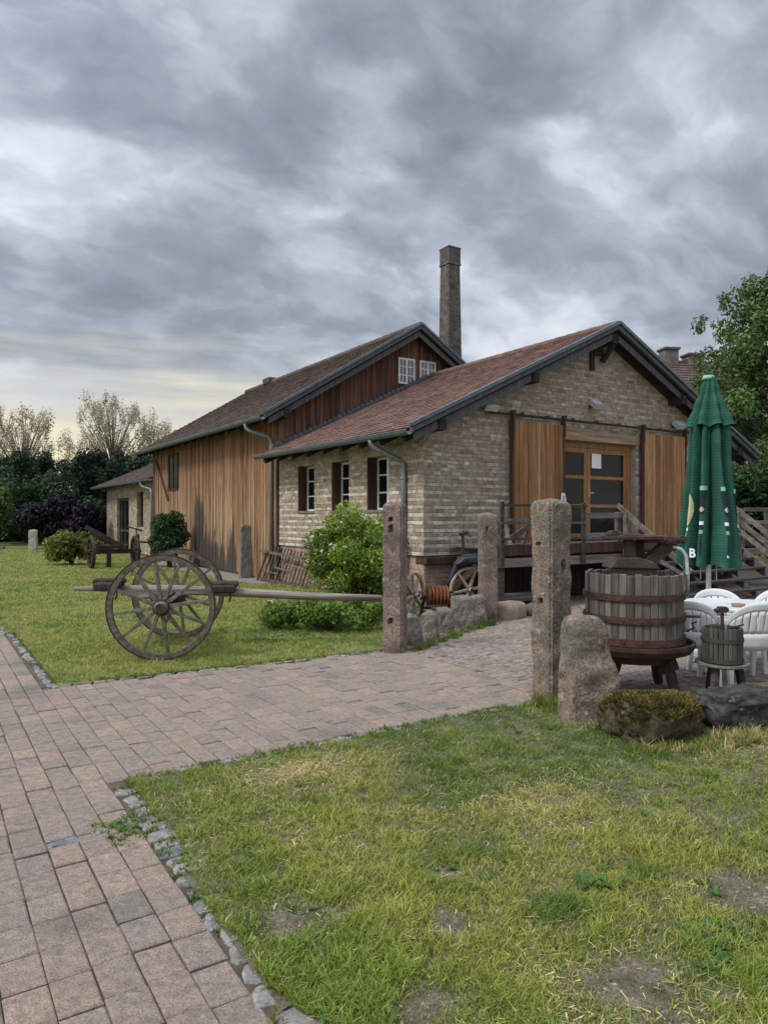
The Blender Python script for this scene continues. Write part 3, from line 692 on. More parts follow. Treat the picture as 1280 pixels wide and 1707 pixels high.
bricks(hb, lambda u, z, o: (u, -o, z), None, 0, HW, .9, RIDGE, .070, .215, [(DX0,DX1,.9,DZ1+.22)], lambda z: (lambda xl: (max(-.012, xl), min(HW, HW-xl)) if xl < AP-.1 else None)((z+.20-EZ)/SL+EX), hr, .011, .010, course)
bricks(hb, lambda u, z, o: (-o, u, z), None, -.012, HL, .9, 3.2, .070, .215, [(a, b, WZ0, WZ1+.4) for a, b in WIN], None, hr, .011, .010, course)
hb.build('wall', [m_stone, m_mortar], house, fix=False)
pl = MB(); pl.mi = 1; pl.box(.05, HW-.05, .05, .3, -.02, .745); pl.box(.05, .3, .301, HL, -.02, .90)
pl.mi = 0; bricks(pl, lambda u, z, o: (u, .05-o, z), None, .05, HW, 0, .73, .085, .24, (), None, hr); bricks(pl, lambda u, z, o: (.05-o, u, z), None, .05, HL, 0, .89, .11, .26, (), None, hr)
pl.build('plinth', [m_pink, m_mortar], house, fix=False)
sb = MB(); sb.box(.02, 3.4, -.05, .28, .745, .885); sb.build('sill_beam', m_browntrim, house, bevel=.012)
# roof
rf = MB(); y0, y1 = -.42, HL+.02; slope = math.atan(SL); cs, sn = math.cos(slope), math.sin(slope); RL = (AP-EX)/cs
rf.mi = 1
rf.prism([(EX+.02,EZ-.03),(AP,RIDGE-.03),(HW-EX-.02,EZ-.03),(HW-EX-.02,EZ-.10),(AP,RIDGE-.12),(EX+.02,EZ-.10)], y0+.02, y1)
for yy in np.arange(y0+.35, y1, .75):
    for sgn in (0, 1):
        a = (EX+.10, yy, EZ-.17); b = (AP, yy, RIDGE-.18)
        if sgn: a = (HW-a[0], yy, a[2])
        rf.bar(a, b, .10, .14)
for px_ in (.14, 2.4, 7.1, HW-.14): rf.box(px_-.08, px_+.08, y0+.03, .0, roof_z(px_)-.36, roof_z(px_)-.17)
rf.mi = 0
tile_plane(rf, lambda u, v, n: (EX+v*cs-n*sn, y0+u, EZ-.028+v*sn+n*cs), y1-y0, RL, .175, .155, hr)
tile_plane(rf, lambda u, v, n: (HW-(EX+v*cs-n*sn), y1-u, EZ-.028+v*sn+n*cs), y1-y0, RL, .175, .155, hr)
roof = rf.build('roof', [m_tile, m_dark], house, fix=False)
rg = MB(); yy = y0
while yy < y1-.05:
    L = .34; rg.lathe([(.105,0),(.095,L+.03)], 12, Matrix.Translation((AP, yy+L+.03, RIDGE-.03)) @ Matrix.Rotation(R(90), 4, 'X'), None); yy += L
rg.build('ridge_tiles', m_tile, roof, smooth=False)
bg_ = MB()
for sgn in (1, -1):
    X = (lambda x: x) if sgn == 1 else (lambda x: HW-x)
    def strip(y_a, y_b, top, bot, x0=EX, x1=AP):
        z = lambda x: EZ+SL*(x-EX); p = [(X(x0), z(x0)+top), (X(x1), z(x1)+top), (X(x1), z(x1)+bot), (X(x0), z(x0)+bot)]
        bg_.prism(p if sgn == 1 else p[::-1], y_a, y_b)
    strip(y0-.03, y0+.018, -.03, -.115); strip(y0+.075, y0+.10, -.16, -.30, EX+.12)
bg_.build('bargeboard', m_barge, roof)
vt = MB()
for sgn in (1, -1):
    X = (lambda x: x) if sgn == 1 else (lambda x: HW-x)
    a = (X(EX-.01), y0-.025, EZ+.02); b = (X(AP), y0-.025, RIDGE+.02); vt.bar(a, b, .09, .065)
vt.build('verge_flashing', m_lead, roof)
gt = MB(); gutter(gt, (EX-.05, y1, EZ-.055), (EX-.05, y0-.04, EZ-.075), .08)
gt.build('gutter', m_lead, roof)
fl = MB()
for k in range(34):
    t = k/34; x = -.2+t*(AP-.2+.3); fl.box(x, x+.13, HL-.05, HL+.02, EZ+SL*(x-EX)+.005, EZ+SL*(x-EX)+.10)
fl.build('flashing', m_lead, roof)
dp = MB(); dp.tube([(EX-.05,.78,EZ-.10),(EX-.05,.78,EZ-.20),(EX+.0,.76,EZ-.27),(-.14,.57,2.66),(-.08,.54,2.58),(-.07,.53,2.47),(-.07,.53,0)], .05, 12)
for z in (2.3, 1.2): dp.tube([(-.07,.53,z),(-.07,.53,z+.03)], .06, 12)
dp.build('downpipe', m_zinc, house, smooth=True)
# king post and bracket under the apex
kp = MB(); kp.box(AP-.09, AP+.09, -.36, .02, RIDGE-.40, RIDGE-.17); kp.box(AP-.42, AP-.30, -.06, -.02, 4.72, RIDGE-.52); kp.box(AP-.34, AP-.06, -.09, -.03, 5.05, RIDGE-.40)
kp.bar((AP-.05,-.05,4.93), (AP-.05,-.33,RIDGE-.42), .09, .09)
kp.build('ridge_beam', m_dark, house)
# three deep-set white windows on the long wall
for (a, b) in WIN:
    w = MB(); xr = .24; f = .045
    w.box(xr, xr+.05, a+.003, a+f, WZ0+.003, WZ1-.003); w.box(xr, xr+.05, b-f, b-.003, WZ0+.003, WZ1-.003)
    w.box(xr, xr+.05, a+f, b-f, WZ0+.003, WZ0+f); w.box(xr, xr+.05, a+f, b-f, WZ1-f, WZ1-.003)
    w.box(xr-.004, xr+.045, (a+b)/2-.035, (a+b)/2+.035, WZ0+f, WZ1-f)
    for k in (1, 2): zz = WZ0+(WZ1-WZ0)*k/3; w.box(xr+.004, xr+.04, a+f, (a+b)/2-.035, zz-.014, zz+.014); w.box(xr+.004, xr+.04, (a+b)/2+.035, b-f, zz-.014, zz+.014)
    wo = w.build('window', m_white, house)
    g = MB(); g.box(xr+.02, xr+.03, a+f, b-f, WZ0+f, WZ1-f); g.build('pane', m_glass, wo)
    s = MB(); s.box(-.035, xr, a+.004, b-.004, WZ0-.05, WZ0-.001+.004); s.build('sill', m_stub, wo)
    for ya, yb in ((b-.012, b-.002), (a+.002, a+.012)): r_ = MB(); r_.box(.006, .22, ya, yb, WZ0+.004, WZ1+.001); r_.build('jamb', m_browntrim, wo)
# double glass door
dd = MB(); yd = .13; f = .11; mid = (DX0+DX1)/2
dd.box(DX0+.003, DX0+f, yd, yd+.08, DZ0, DZ1-.003); dd.box(DX1-.13, DX1-.003, yd, yd+.08, DZ0, DZ1-.003); dd.box(DX0+f, DX1-.13, yd, yd+.08, DZ1-.12, DZ1-.003)
DWN = DX1-.13; LEAFS = [(DX0+f+.004, mid-.004), (mid+.004, DWN-.004)]
door = dd.build('door', m_doorwood, house)
for k, (a, b) in enumerate(LEAFS):
    lf = MB(); z0_, z1_ = DZ0+.01, DZ1-.125; s = .095
    lf.box(a, a+s, yd+.01, yd+.065, z0_, z1_); lf.box(b-s, b, yd+.01, yd+.065, z0_, z1_)
    zs = [z0_, z0_+.10]; h = (z1_-z0_)
    for q in (0, 1):
        pass
    lf.box(a+s, b-s, yd+.01, yd+.065, z0_, z0_+.12); lf.box(a+s, b-s, yd+.01, yd+.065, z1_-.10, z1_)
    for q in (.365, .68): lf.box(a+s, b-s, yd+.014, yd+.06, z0_+h*q-.035, z0_+h*q+.035)
    L_ = lf.build('door_leaf', m_doorwood, door, bevel=.004)
    # thing > part > sub-part: leaves stay under the door
    if k == 1:
        hd = MB(); hd.tube([(a+.05,yd-.03,2.12),(a+.16,yd-.03,2.12)], .012, 8); hd.box(a+.035,a+.065,yd-.012,yd+.008,2.02,2.2); hd.build('handle', m_ltgrey, door)
gp = MB()
for a, b in LEAFS: gp.box(a+.09, b-.09, yd+.034, yd+.042, DZ0+.1, DZ1-.2)
gp.build('pane', m_glass, door)
ln = MB(); ln.box(DX0-.10, DX1+.12, -.028, .02, DZ1+.003, DZ1+.215); ln.build('lintel', wood('lintel_wood', [(.40,.30,.21),(.36,.26,.18)], stretch=(.06,1,1)), house, bevel=.01)
# sliding timber doors on their rail
for (a, b) in ((2.02, 3.46), (5.95, 7.54)):
    s = MB(); n = 11; w = (b-a-.10)/n
    for k in range(n): s.box(a+.05+k*w+.0055, a+.05+(k+1)*w-.0055, -.12-hr.uniform(0,.016), -.075, 1.08, 3.47+hr.uniform(-.008,.005))
    so = s.build('sliding_door', m_shutter, house)
    e = MB(); e.box(a, a+.046, -.145, -.06, 1.06, 3.56); e.box(b-.046, b, -.145, -.06, 1.06, 3.56); e.box(a+.05, b-.05, -.073, -.045, 1.3, 1.42); e.box(a+.05, b-.05, -.073, -.045, 3.1, 3.22)
    e.build('door_edge', m_browntrim, so)
    for x in (a+.02, b-.02): h = MB(); h.box(x-.025, x+.025, -.16, -.147, 3.25, 3.66); h.tube([(x,-.17,3.62),(x,-.09,3.62)], .05, 12); h.build('hanger', m_rustd, so)
rl = MB(); rl.tube([(1.47,-.118,3.585),(7.66,-.118,3.585)], .026, 10)
for x in np.arange(1.6, 7.6, .72): rl.box(x-.02, x+.02, -.118, .0, 3.60, 3.64)
rl.build('door_rail', m_rustd, house)
# things fixed to the gable
def flood(x, z, ang, label, s=1):
    t = thing('floodlight', label, 'floodlight', W(x, -.015, z), YAW, 'floodlights on the stone gable')
    b = MB(); Mx = Matrix.Translation((0,-.14,0)) @ Matrix.Rotation(R(ang), 4, 'X'); b.box(-.15*s, .15*s, -.09, .09, -.055, .055, M=Mx); b.box(-.16*s,.16*s,-.10,-.091,-.06,.06,M=Mx); b.build('lamp_body', m_ltgrey, t, bevel=.008)
    k = MB(); k.box(-.03,.03,-.12,.0,-.02,.02); k.box(-.05,.05,-.012,.004,-.05,.05); k.build('bracket', m_rustd, t)
    g = MB(); g.box(-.11*s,.11*s,-.08,.08,-.060,-.0555,M=Mx); g.build('lens', m_glass_b, t)
flood(1.42, 3.69, 38, 'grey floodlight over the left end of the sliding door rail')
flood(4.37, 3.98, 38, 'grey floodlight on the gable wall above the double glass door', .8)
flood(7.22, 3.75, 38, 'grey floodlight over the right end of the sliding door rail beside the parasol')
nb = MB(); nb.box(4.60,4.90,yd+.022,yd+.030,2.66,2.98); put(tag(nb.build('paper_notice', m_paper), 'white paper sheet stuck to the upper pane of the glass door', 'notice'), W(0,0), YAW)
nb = MB(); nb.prism([(-.07,0),(.07,0),(.07,.16),(.03,.27),(-.05,.27),(-.07,.15)], -.006, .006); nb2 = thing('blue_white_sign', 'small white and blue sign at the left sliding door edge', 'sign', W(3.38,-.17,1.82), YAW)
nb.build('sign_board', m_paper, nb2); q = MB(); q.prism([(-.05,.03),(.02,.03),(.04,.2),(-.03,.22)], -.010, -.007); q.build('print', m_blue, nb2)

# ---------------------------------------------------------------- timber barn
BY, BL, BW = 6.2, 11.36, 8.2
BSL = .608; BEZ, BEX = 4.12, -.58; BAP = BW/2; BR = BEZ+BSL*(BAP-BEX)
barn = thing('timber_barn', 'tall barn of weathered larch boards with a long brown tiled roof', 'barn', W(0,BY), YAW)
br = random.Random(33)
def bz(x): return BEZ+BSL*((x if x < BAP else BW-x)-BEX)
ww = MB(); y = 0.0
BWIN = (8.25, 9.40, 2.62, 3.86)
while y < BL-.02:
    w = min(br.uniform(.11,.2), BL-y); o_ = br.uniform(0,.022); b0 = br.uniform(-.02,.04)
    stain = .0
    if 5.45 < y < 6.3: stain = 2.25+br.uniform(-.1,.25)
    elif 4.6 < y < 5.45: stain = 1.2+br.uniform(-.3,.3)
    elif 2.7 < y < 4.6: stain = .95+br.uniform(-.35,.35)
    elif 6.3 <= y < 6.9: stain = .6+br.uniform(-.5,.2)
    elif y > 6.9: stain = br.uniform(-.2,.35)
    else: stain = br.uniform(.1,.4)
    if 2.75 < y < 2.95: stain = 1.7
    parts = [(b0, 4.30)]
    if y+w > BWIN[0] and y < BWIN[1]: parts = [(b0, BWIN[2]), (BWIN[3], 4.30)]
    rr = br.random()
    for a, b in parts:
        ww.st = max(0., stain); ww.box(-.0225-o_, 0, y+.006, y+w-.006, a, b, rr); ww.st = 0.
    y += w
ww.mi = 2; ww.box(.001, .12, .0, BL, -.02, 4.25)
ww.build('wall', [m_barn_w, m_dark, m_dark], barn)
gw = MB(); x = .0
while x < BW-.02:
    w = min(br.uniform(.12,.19), BW-x); o_ = br.uniform(0,.012); zt = min(bz(x), bz(x+w))-.17
    z0_ = 2.6
    gw.box(x+.003, x+w-.003, -.024-o_, 0, z0_, zt)
    if br.random() < .9: gw.box(x+w-.02, x+w+.02, -.042-o_, -.026-o_, z0_, zt-.02)
    x += w
gw.mi = 1; gw.prism([(.13,.0),(BW-.01,.0),(BW-.01,bz(BW)-.2),(BAP,BR-.2),(.13,bz(.13)-.2)], .002, .1)
gw.build('gable_wall', [m_barn_g, m_dark], barn)
bf = MB(); by0, by1 = -.48, BL+.6; bs = math.atan(BSL); bc, bn = math.cos(bs), math.sin(bs); BRL = (BAP-BEX)/bc
bf.mi = 1; bf.prism([(BEX+.02,BEZ-.03),(BAP,BR-.03),(BW-BEX-.02,BEZ-.03),(BW-BEX-.02,BEZ-.11),(BAP,BR-.13),(BEX+.02,BEZ-.11)], by0+.02, by1)
for yy in np.arange(by0+.3, by1, .8):
    bf.bar((BEX+.06,yy,BEZ-.17), (BAP,yy,BR-.19), .1, .14); bf.bar((BW-BEX-.06,yy,BEZ-.17), (BAP,yy,BR-.19), .1, .14)
bf.box(-.02, .12, by0+.04, -.05, bz(0)-.42, bz(0)-.2)
bf.mi = 0
tile_plane(bf, lambda u, v, n: (BEX+v*bc-n*bn, by0+u, BEZ-.028+v*bn+n*bc), by1-by0, BRL, .2, .20, br, .03)
tile_plane(bf, lambda u, v, n: (BW-(BEX+v*bc-n*bn), by1-u, BEZ-.028+v*bn+n*bc), by1-by0, BRL, .2, .20, br, .03)
broof = bf.build('roof', [m_tile_dark, m_dark], barn, fix=False)
rg = MB(); yy = by0
while yy < by1-.1: rg.lathe([(.12,0),(.105,.40)], 12, Matrix.Translation((BAP, yy+.4, BR-.04)) @ Matrix.Rotation(R(90), 4, 'X')); yy += .37
rg.build('ridge_tiles', m_tile_dark, broof)
vb = MB(); vb.box(BAP-.22, BAP+.22, 9.4, 10.0, BR-.1, BR+.16); vb.build('ridge_vent', m_tile_dark, broof, bevel=.03)
bb = MB()
for sgn in (1, -1):
    X = (lambda x: x) if sgn == 1 else (lambda x: BW-x)
    for (ya, yb, tp, bt, x0) in ((by0-.03, by0+.018, -.03, -.13, BEX), (by0+.075, by0+.10, -.18, -.33, BEX+.14)):
        z = lambda x: BEZ+BSL*(x-BEX); p = [(X(x0), z(x0)+tp), (X(BAP), z(BAP)+tp), (X(BAP), z(BAP)+bt), (X(x0), z(x0)+bt)]
        bb.prism(p if sgn == 1 else p[::-1], ya, yb)
bb.build('bargeboard', m_barge, broof)
vt = MB()
for sgn in (1, -1):
    X = (lambda x: x) if sgn == 1 else (lambda x: BW-x); vt.bar((X(BEX), by0-.02, BEZ+.02), (X(BAP), by0-.02, BR+.02), .08, .06)
vt.build('verge_flashing', m_lead, broof)
gt = MB(); gutter(gt, (BEX-.06, by1, BEZ-.06), (BEX-.06, by0-.04, BEZ-.08), .085); gt.build('gutter', m_lead, broof)
dp = MB(); dp.tube([(BEX-.06,.55,BEZ-.12),(BEX-.06,.55,BEZ-.24),(BEX,.52,BEZ-.32),(-.16,.27,3.66),(-.09,.24,3.56),(-.09,.22,3.44),(-.09,.22,0)], .05, 12)
dp.build('downpipe', m_zinc, barn, smooth=True)
cp = MB(); cp.box(-.05, .11, -.07, -.045+.0, 0, 3.3); cp.box(-.06, .10, -.045, .0-.003, 0, 3.4); cp.build('corner_post', m_browntrim, barn)
for x in (3.62, 4.36):
    w = MB(); x0, x1, z0_, z1_ = x, x+.56, 5.34, 6.07; f = .05; yy = -.075
    w.box(x0,x0+f,yy,yy+.05,z0_,z1_); w.box(x1-f,x1,yy,yy+.05,z0_,z1_); w.box(x0+f,x1-f,yy,yy+.05,z0_,z0_+f); w.box(x0+f,x1-f,yy,yy+.05,z1_-f,z1_); w.box((x0+x1)/2-.03,(x0+x1)/2+.03,yy,yy+.046,z0_+f,z1_-f)
    for k in (1,2): zz = z0_+(z1_-z0_)*k/3; w.box(x0+f,(x0+x1)/2-.03,yy+.004,yy+.04,zz-.012,zz+.012); w.box((x0+x1)/2+.03,x1-f,yy+.004,yy+.04,zz-.012,zz+.012)
    for xx in ((x0+x0+f+(x1-x0)/2-.03)/2, (x1-f+(x0+x1)/2+.03)/2): w.box(xx-.009,xx+.009,yy+.006,yy+.038,z0_+f,z1_-f)
    wo = w.build('window', m_white, barn); g = MB(); g.box(x0+f,x1-f,yy+.02,yy+.028,z0_+f,z1_-f); g.build('pane', m_glass_b, wo)
w = MB(); a, b, c, d = BWIN; w.box(-.05,-.01,a,a+.07,c,d); w.box(-.05,-.01,b-.07,b,c,d); w.box(-.05,-.01,a+.07,b-.07,d-.07,d); w.box(-.07,-.01,a-.04,b+.04,c-.06,c+.0); w.box(-.045,-.012,(a+b)/2-.03,(a+b)/2+.03,c,d-.07)
for k in (1,2): w.box(-.042,-.014,a+.07,b-.07,c+(d-c)*k/3-.015,c+(d-c)*k/3+.015)
wo = w.build('window', m_dark, barn); g = MB(); g.box(-.022,-.016,a+.07,b-.07,c,d-.07); g.build('pane', glass_mat('dull_glass', (.008,.01,.013), .35, .06), wo)
bz_ = MB(); bz_.bar((-.05,10.9,3.75),(-.05,9.3,2.2), .05, .10, up=(1,0,0)); bz_.build('brace', m_browntrim, barn)
cb = MB(); cb.box(-.06,.0,BL-.14,BL+.02,0,4.25); cb.build('corner_post', m_browntrim, barn)

# ---------------------------------------------------------------- low outbuilding at the far end
ob = thing('stone_outbuilding', 'low stone outbuilding with a dark doorway at the far end of the barn', 'outbuilding', W(.55,17.75), YAW)
orr = random.Random(5); OL = 10.9
OPEN = [(2.15,3.25,1.25,2.72),(4.6,5.6,1.25,2.72),(6.7,8.7,0,2.50)]
OPEN = [(.9,1.9,1.15,2.70),(3.6,4.7,1.15,2.72),(6.2,8.6,0,2.52)]
w = MB(); w.mi = 1; prev = 0
for a, b, c, d in OPEN:
    w.box(0,.3,prev,a,-.02,3.1)
    if c > 0: w.box(0,.3,a,b,-.02,c)
    w.box(0,.3,a,b,d,3.1); prev = b
w.box(0,.3,prev,OL,-.02,3.1); w.box(.3,7.4,OL-.3,OL,-.02,3.1)
w.mi = 0; bricks(w, lambda u, z, o: (-o, u, z), None, 0, OL, 0, 3.1, .10, .26, OPEN, None, orr, .012, .010, lambda r, z, g: min(1, max(0, g.gauss(.36, .24))))
w.build('wall', [m_stone, m_mortar], ob, fix=False)
rf = MB(); OEZ, OEX, OS = 3.17, -.6, .45; OA = 3.7; os_ = math.atan(OS); oc, on = math.cos(os_), math.sin(os_); ORL = (OA-OEX)/oc; oy0, oy1 = .02, OL+.5; ORZ = OEZ+OS*(OA-OEX)
rf.mi = 1; rf.prism([(OEX+.02,OEZ-.03),(OA,ORZ-.03),(2*OA-OEX,OEZ-.03),(2*OA-OEX,OEZ-.12),(OA,ORZ-.14),(OEX+.02,OEZ-.12)], oy0, oy1)
rf.mi = 0; tile_plane(rf, lambda u, v, n: (OEX+v*oc-n*on, oy0+u, OEZ-.028+v*on+n*oc), oy1-oy0, ORL, .22, .22, orr, .03)
tile_plane(rf, lambda u, v, n: (2*OA-(OEX+v*oc-n*on), oy1-u, OEZ-.028+v*on+n*oc), oy1-oy0, ORL, .3, .3, orr, .03)
oroof = rf.build('roof', [m_tile_dark, m_dark], ob, fix=False)
gt = MB(); gutter(gt, (OEX-.05,oy1,OEZ-.06), (OEX-.05,oy0+.03,OEZ-.08), .08); gt.build('gutter', m_lead, oroof)
dp = MB(); dp.tube([(OEX-.05,1.5,OEZ-.12),(OEX-.05,1.5,OEZ-.25),(OEX,1.42,OEZ-.33),(-.62,.2,2.70),(-.62,.02,2.62),(-.62,-.02,2.5),(-.62,-.02,.05)], .045, 10); dp.build('downpipe', m_zinc, ob, smooth=True)
for a, b, c, d in OPEN[:2]:
    w = MB(); xx = .15; w.box(xx,xx+.06,a+.003,a+.08,c,d); w.box(xx,xx+.06,b-.08,b-.003,c,d); w.box(xx,xx+.06,a+.08,b-.08,c,c+.08); w.box(xx,xx+.06,a+.08,b-.08,d-.08,d); w.box(xx,xx+.05,(a+b)/2-.03,(a+b)/2+.03,c+.08,d-.08)
    wo = w.build('window', m_dark, ob); g = MB(); g.box(xx+.02,xx+.03,a+.08,b-.08,c+.08,d-.08); g.build('pane', m_glass, wo)
a, b, c, d = OPEN[2]
w = MB(); w.box(.10,.16,a+.004,a+.14,0,d); w.box(.10,.16,b-.14,b-.004,0,d); w.box(.10,.16,a+.14,b-.14,d-.14,d); w.box(.10,.15,(a+b)/2-.05,(a+b)/2+.05,0,d-.14); w.box(.105,.14,a+.14,b-.14,.9,1.0); 
do = w.build('door', m_browntrim, ob); g = MB(); g.box(.12,.13,a+.14,b-.14,0,d-.14); g.build('pane', m_glass, do)

# ---------------------------------------------------------------- brick chimney behind the barn
ch = thing('chimney_stack', 'tall tapered brick chimney rising behind the barn roof', 'chimney', (3.07,33,0), YAW)
cr = random.Random(3); c = MB(); H_ = 13.75
def half(z): return .50 - .19*z/H_ if True else 0
c.mi = 1; c.hexa([(-half(0),-half(0),0),(half(0),-half(0),0),(half(0),half(0),0),(-half(0),half(0),0)] + [(-half(H_),-half(H_),H_),(half(H_),-half(H_),H_),(half(H_),half(H_),H_),(-half(H_),half(H_),H_)]); c.mi = 0
for sidek in range(4):
    rm = Matrix.Rotation(sidek*math.pi/2, 4, 'Z')
    bricks(c, lambda u, z, o: rm @ Vector((u*half(z)/.5, -half(z)-o, z)), None, -.5, .5, 3, H_, .11, .28, (), None, cr, .02, .012)
c.build('shaft', [m_chim, M('sooty_mortar', (.11,.10,.095), (.07,.065,.065), 4)], ch, fix=False)
k = MB(); s = half(H_); k.box(-s-.06,s+.06,-s-.06,s+.06,H_-.50,H_-.40); k.box(-s-.04,s+.04,-s-.04,s+.04,H_-.398,H_+.25); k.box(-s-.055,s+.055,-s-.055,s+.055,H_+.252,H_+.33); k.build('cap', m_chim, ch, bevel=.015)

# ---------------------------------------------------------------- house behind, mostly hidden
fh = thing('old_farmhouse', 'old farmhouse behind the stone house, only its brown roof and chimneys showing', 'house', (19.2,42,0), R(8))
w = MB(); w.box(-6.5,6.5,-4,4,0,6.4); w.prism([(-4,6.4),(4,6.4),(0,10.5)], -6.49, 6.49, 'x'); w.build('wall', m_plaster, fh)
rf = MB(); fr = random.Random(8); fs = math.atan2(4.3,4.4); fc, fn_ = math.cos(fs), math.sin(fs)
rf.mi = 1; rf.prism([(-4.5,6.35),(0,10.75),(4.5,6.35),(4.5,6.25),(0,10.6),(-4.5,6.25)], -6.9, 6.9, 'x'); rf.mi = 0
tile_plane(rf, lambda u, v, n: (-6.9+u, -4.5+v*fc-n*fn_, 6.4+v*fn_+n*fc), 13.8, 4.5/fc, .28, .26, fr, .04)
ro = rf.build('roof', [m_tile_dark, m_dark], fh, fix=False)
for x, s, h in ((-2.55,.42,11.35),(-1.0,.5,11.05)):
    k = MB(); k.box(x-s,x+s,-.4,.4,9.8,h); k.box(x-s-.08,x+s+.08,-.48,.48,h,h+.15); k.build('chimney', m_chim, ro, bevel=.03)

# ================================================================== LOADING DECK AND STAIRS
deck = thing('loading_deck', 'grey timber loading deck on posts before the glass door', 'deck', W(.55,-1.3), YAW)
dr = random.Random(4); DXL, DXR = 0, 9.0; DZ = 1.10
def gb(mb, *a): mb.box(*a)
p = MB(); y = 0
while y < 1.15: p.box(DXL, DXR, y+.004, y+.136, DZ-.04, DZ+dr.uniform(-.003,.003)); y += .14
p.build('floor', m_greyx, deck)
p = MB(); p.box(DXL, 3.1, -.045, -.005, DZ-.16, DZ+.03); p.box(3.1,DXR,-.045,-.005,DZ-.16,DZ+.03); p.build('front_board', m_browntrim, deck, bevel=.008)
p = MB(); p.box(DXL, DXR, -.03, .08, DZ-.36, DZ-.20); p.build('bearer', m_greyx, deck, bevel=.01)
p = MB(); p.box(DXL, DXR, .95, 1.05, DZ-.36, DZ-.20); p.build('bearer', m_greyd, deck)
for x in (.12, 1.6, 3.1, 4.7, 6.3, 8.85):
    p = MB(); p.box(x-.07,x+.07,.0,.13,0,DZ-.37); p.build('support_post', m_greyd, deck)
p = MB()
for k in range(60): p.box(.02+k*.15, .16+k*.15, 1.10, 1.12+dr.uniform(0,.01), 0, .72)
p.build('shade_skirt', m_dark, deck)  # dark boards added to stand in for the black shade under the deck
p = MB()
for x in (.06, 1.12, 2.05): p.box(x-.035,x+.035,-.10,-.05,DZ-.34,1.86)
for z in (1.80, 1.50, 1.23): p.box(.0, 2.09, -.135, -.101, z-.02, z+.02)
p.build('railing', m_greyd, deck)
p = MB(); p.box(2.1,3.12,-.085,-.05,1.57,1.68); p.box(2.1,3.12,-.085,-.05,1.18,1.31); p.box(3.05,3.15,-.045,.05,DZ+.031,1.70); p.build('railing', m_greyx, deck, bevel=.006)
p = MB(); 
for x in (7.2, 8.15, 8.95): p.box(x-.05,x+.05,-.10,-.046,DZ-.36,1.80)
for z in (1.77, 1.48): p.box(7.2,8.98,-.135,-.101,z-.045,z+.045)
p.build('railing', m_greyx, deck, bevel=.006)
st = thing('wooden_staircase', 'wide grey wooden stairs going down from the deck behind the parasol', 'stairs', W(3.72,-1.36), YAW)
SX = 3.75; nst = 6; run = .235; rise = DZ/nst
for k in range(nst-1):
    t = MB(); z = DZ-rise*(k+1); y_ = -run*(k+1)
    t.box(.06,SX-.06,y_,y_+run-.03,z-.04,z); t.build('tread', m_greyd, st)
for x in (0, SX-.05):
    t = MB(); t.prism([(.0,DZ-.02),(-run*nst-.12,-.0),(-run*nst+.18,-.0),(.0,DZ-.34)], x, x+.05, 'x'); t.build('stringer', m_grey, st)
for x in (1.25, 2.5):
    t = MB(); t.prism([(.0,DZ-.25),(-run*nst,-.0),(-run*nst+.2,-.0),(.0,DZ-.4)], x, x+.05, 'x'); t.build('stringer', m_greyd, st)
sl_ = DZ/(run*nst)
for x, lst in ((-.03, (.66,)), (SX-.02, (.72, .50, .30))):
    for hgt in lst:
        t = MB(); t.bar((x,.1,DZ+hgt+.07), (x,-run*nst-.05,hgt-.02), .035, .095); t.build('handrail', m_grey, st)
    for y_ in (-.12, -run*nst+.02):
        t = MB(); t.box(x-.075,x-.02,y_-.04,y_+.04, max(0, DZ+y_*sl_-.2), DZ+y_*sl_+.70); t.build('baluster', m_grey, st)
# under and on the deck
def trestle():
    t = thing('wooden_trestle', 'small grey wooden trestle standing on the deck behind the railing', 'trestle', W(1.55,-.75,DZ), YAW)
    a = MB(); a.box(-.45,.45,-.08,.08,.42,.48); a.build('top', m_grey, t)
    for x in (-.36,.36):
        for y in (-1,1): l = MB(); l.bar((x,y*.05,.42),(x,y*.22,0), .05,.05); l.build('leg', m_grey, t)
    b = MB(); b.bar((-.36,-.18,.1),(.36,-.07,.40),.02,.10); b.build('brace', m_grey, t)
trestle()
def rock(name, size, mat, seed, label, cat, loc, rz=0, rough=.12, sub=4, sq=.7, freq=1.6, group=None, flat=0, moss=None, top=None, parent=None):
    bm = bmesh.new(); bmesh.ops.create_icosphere(bm, subdivisions=sub, radius=1)
    off = Vector((seed*3.1, seed*1.7, seed*.9))
    for v in bm.verts:
        p = v.co.copy(); q = Vector(tuple(math.copysign(abs(c)**sq, c) for c in p))
        n = mnoise.fractal(p*freq+off, .9, 2.0, 5); n2 = mnoise.noise(p*.8+off*2)
        q *= 1 + rough*n + rough*.8*n2
        v.co = Vector((q.x*size[0]/2, q.y*size[1]/2, q.z*size[2]/2 + size[2]*.42))
        if flat and v.co.z < flat: v.co.z = flat
    me = bpy.data.meshes.new(name); bm.to_mesh(me); bm.free(); me.materials.append(mat)
    me.polygons.foreach_set('use_smooth', np.ones(len(me.polygons), dtype=bool))
    o = bpy.data.objects.new(name, me); COL.objects.link(o); put(o, loc, rz)
    if parent: o.parent = parent
    else: tag(o, label, cat, group)
    return o
rock('sandstone_block', (.62,.42,.30), m_yellowstone, 3, 'pale sandstone block lying left of another under the deck edge', 'stone', W(.30,-1.85,-.02), YAW+.2, .08, 3, .45, group='loose blocks before the deck')
rock('sandstone_block', (.42,.34,.22), m_stub, 5, 'greyish smaller stone next to the big stone post under the deck edge', 'stone', W(.92,-1.85,-.02), YAW+.5, .1, 3, .5, group='loose blocks before the deck')
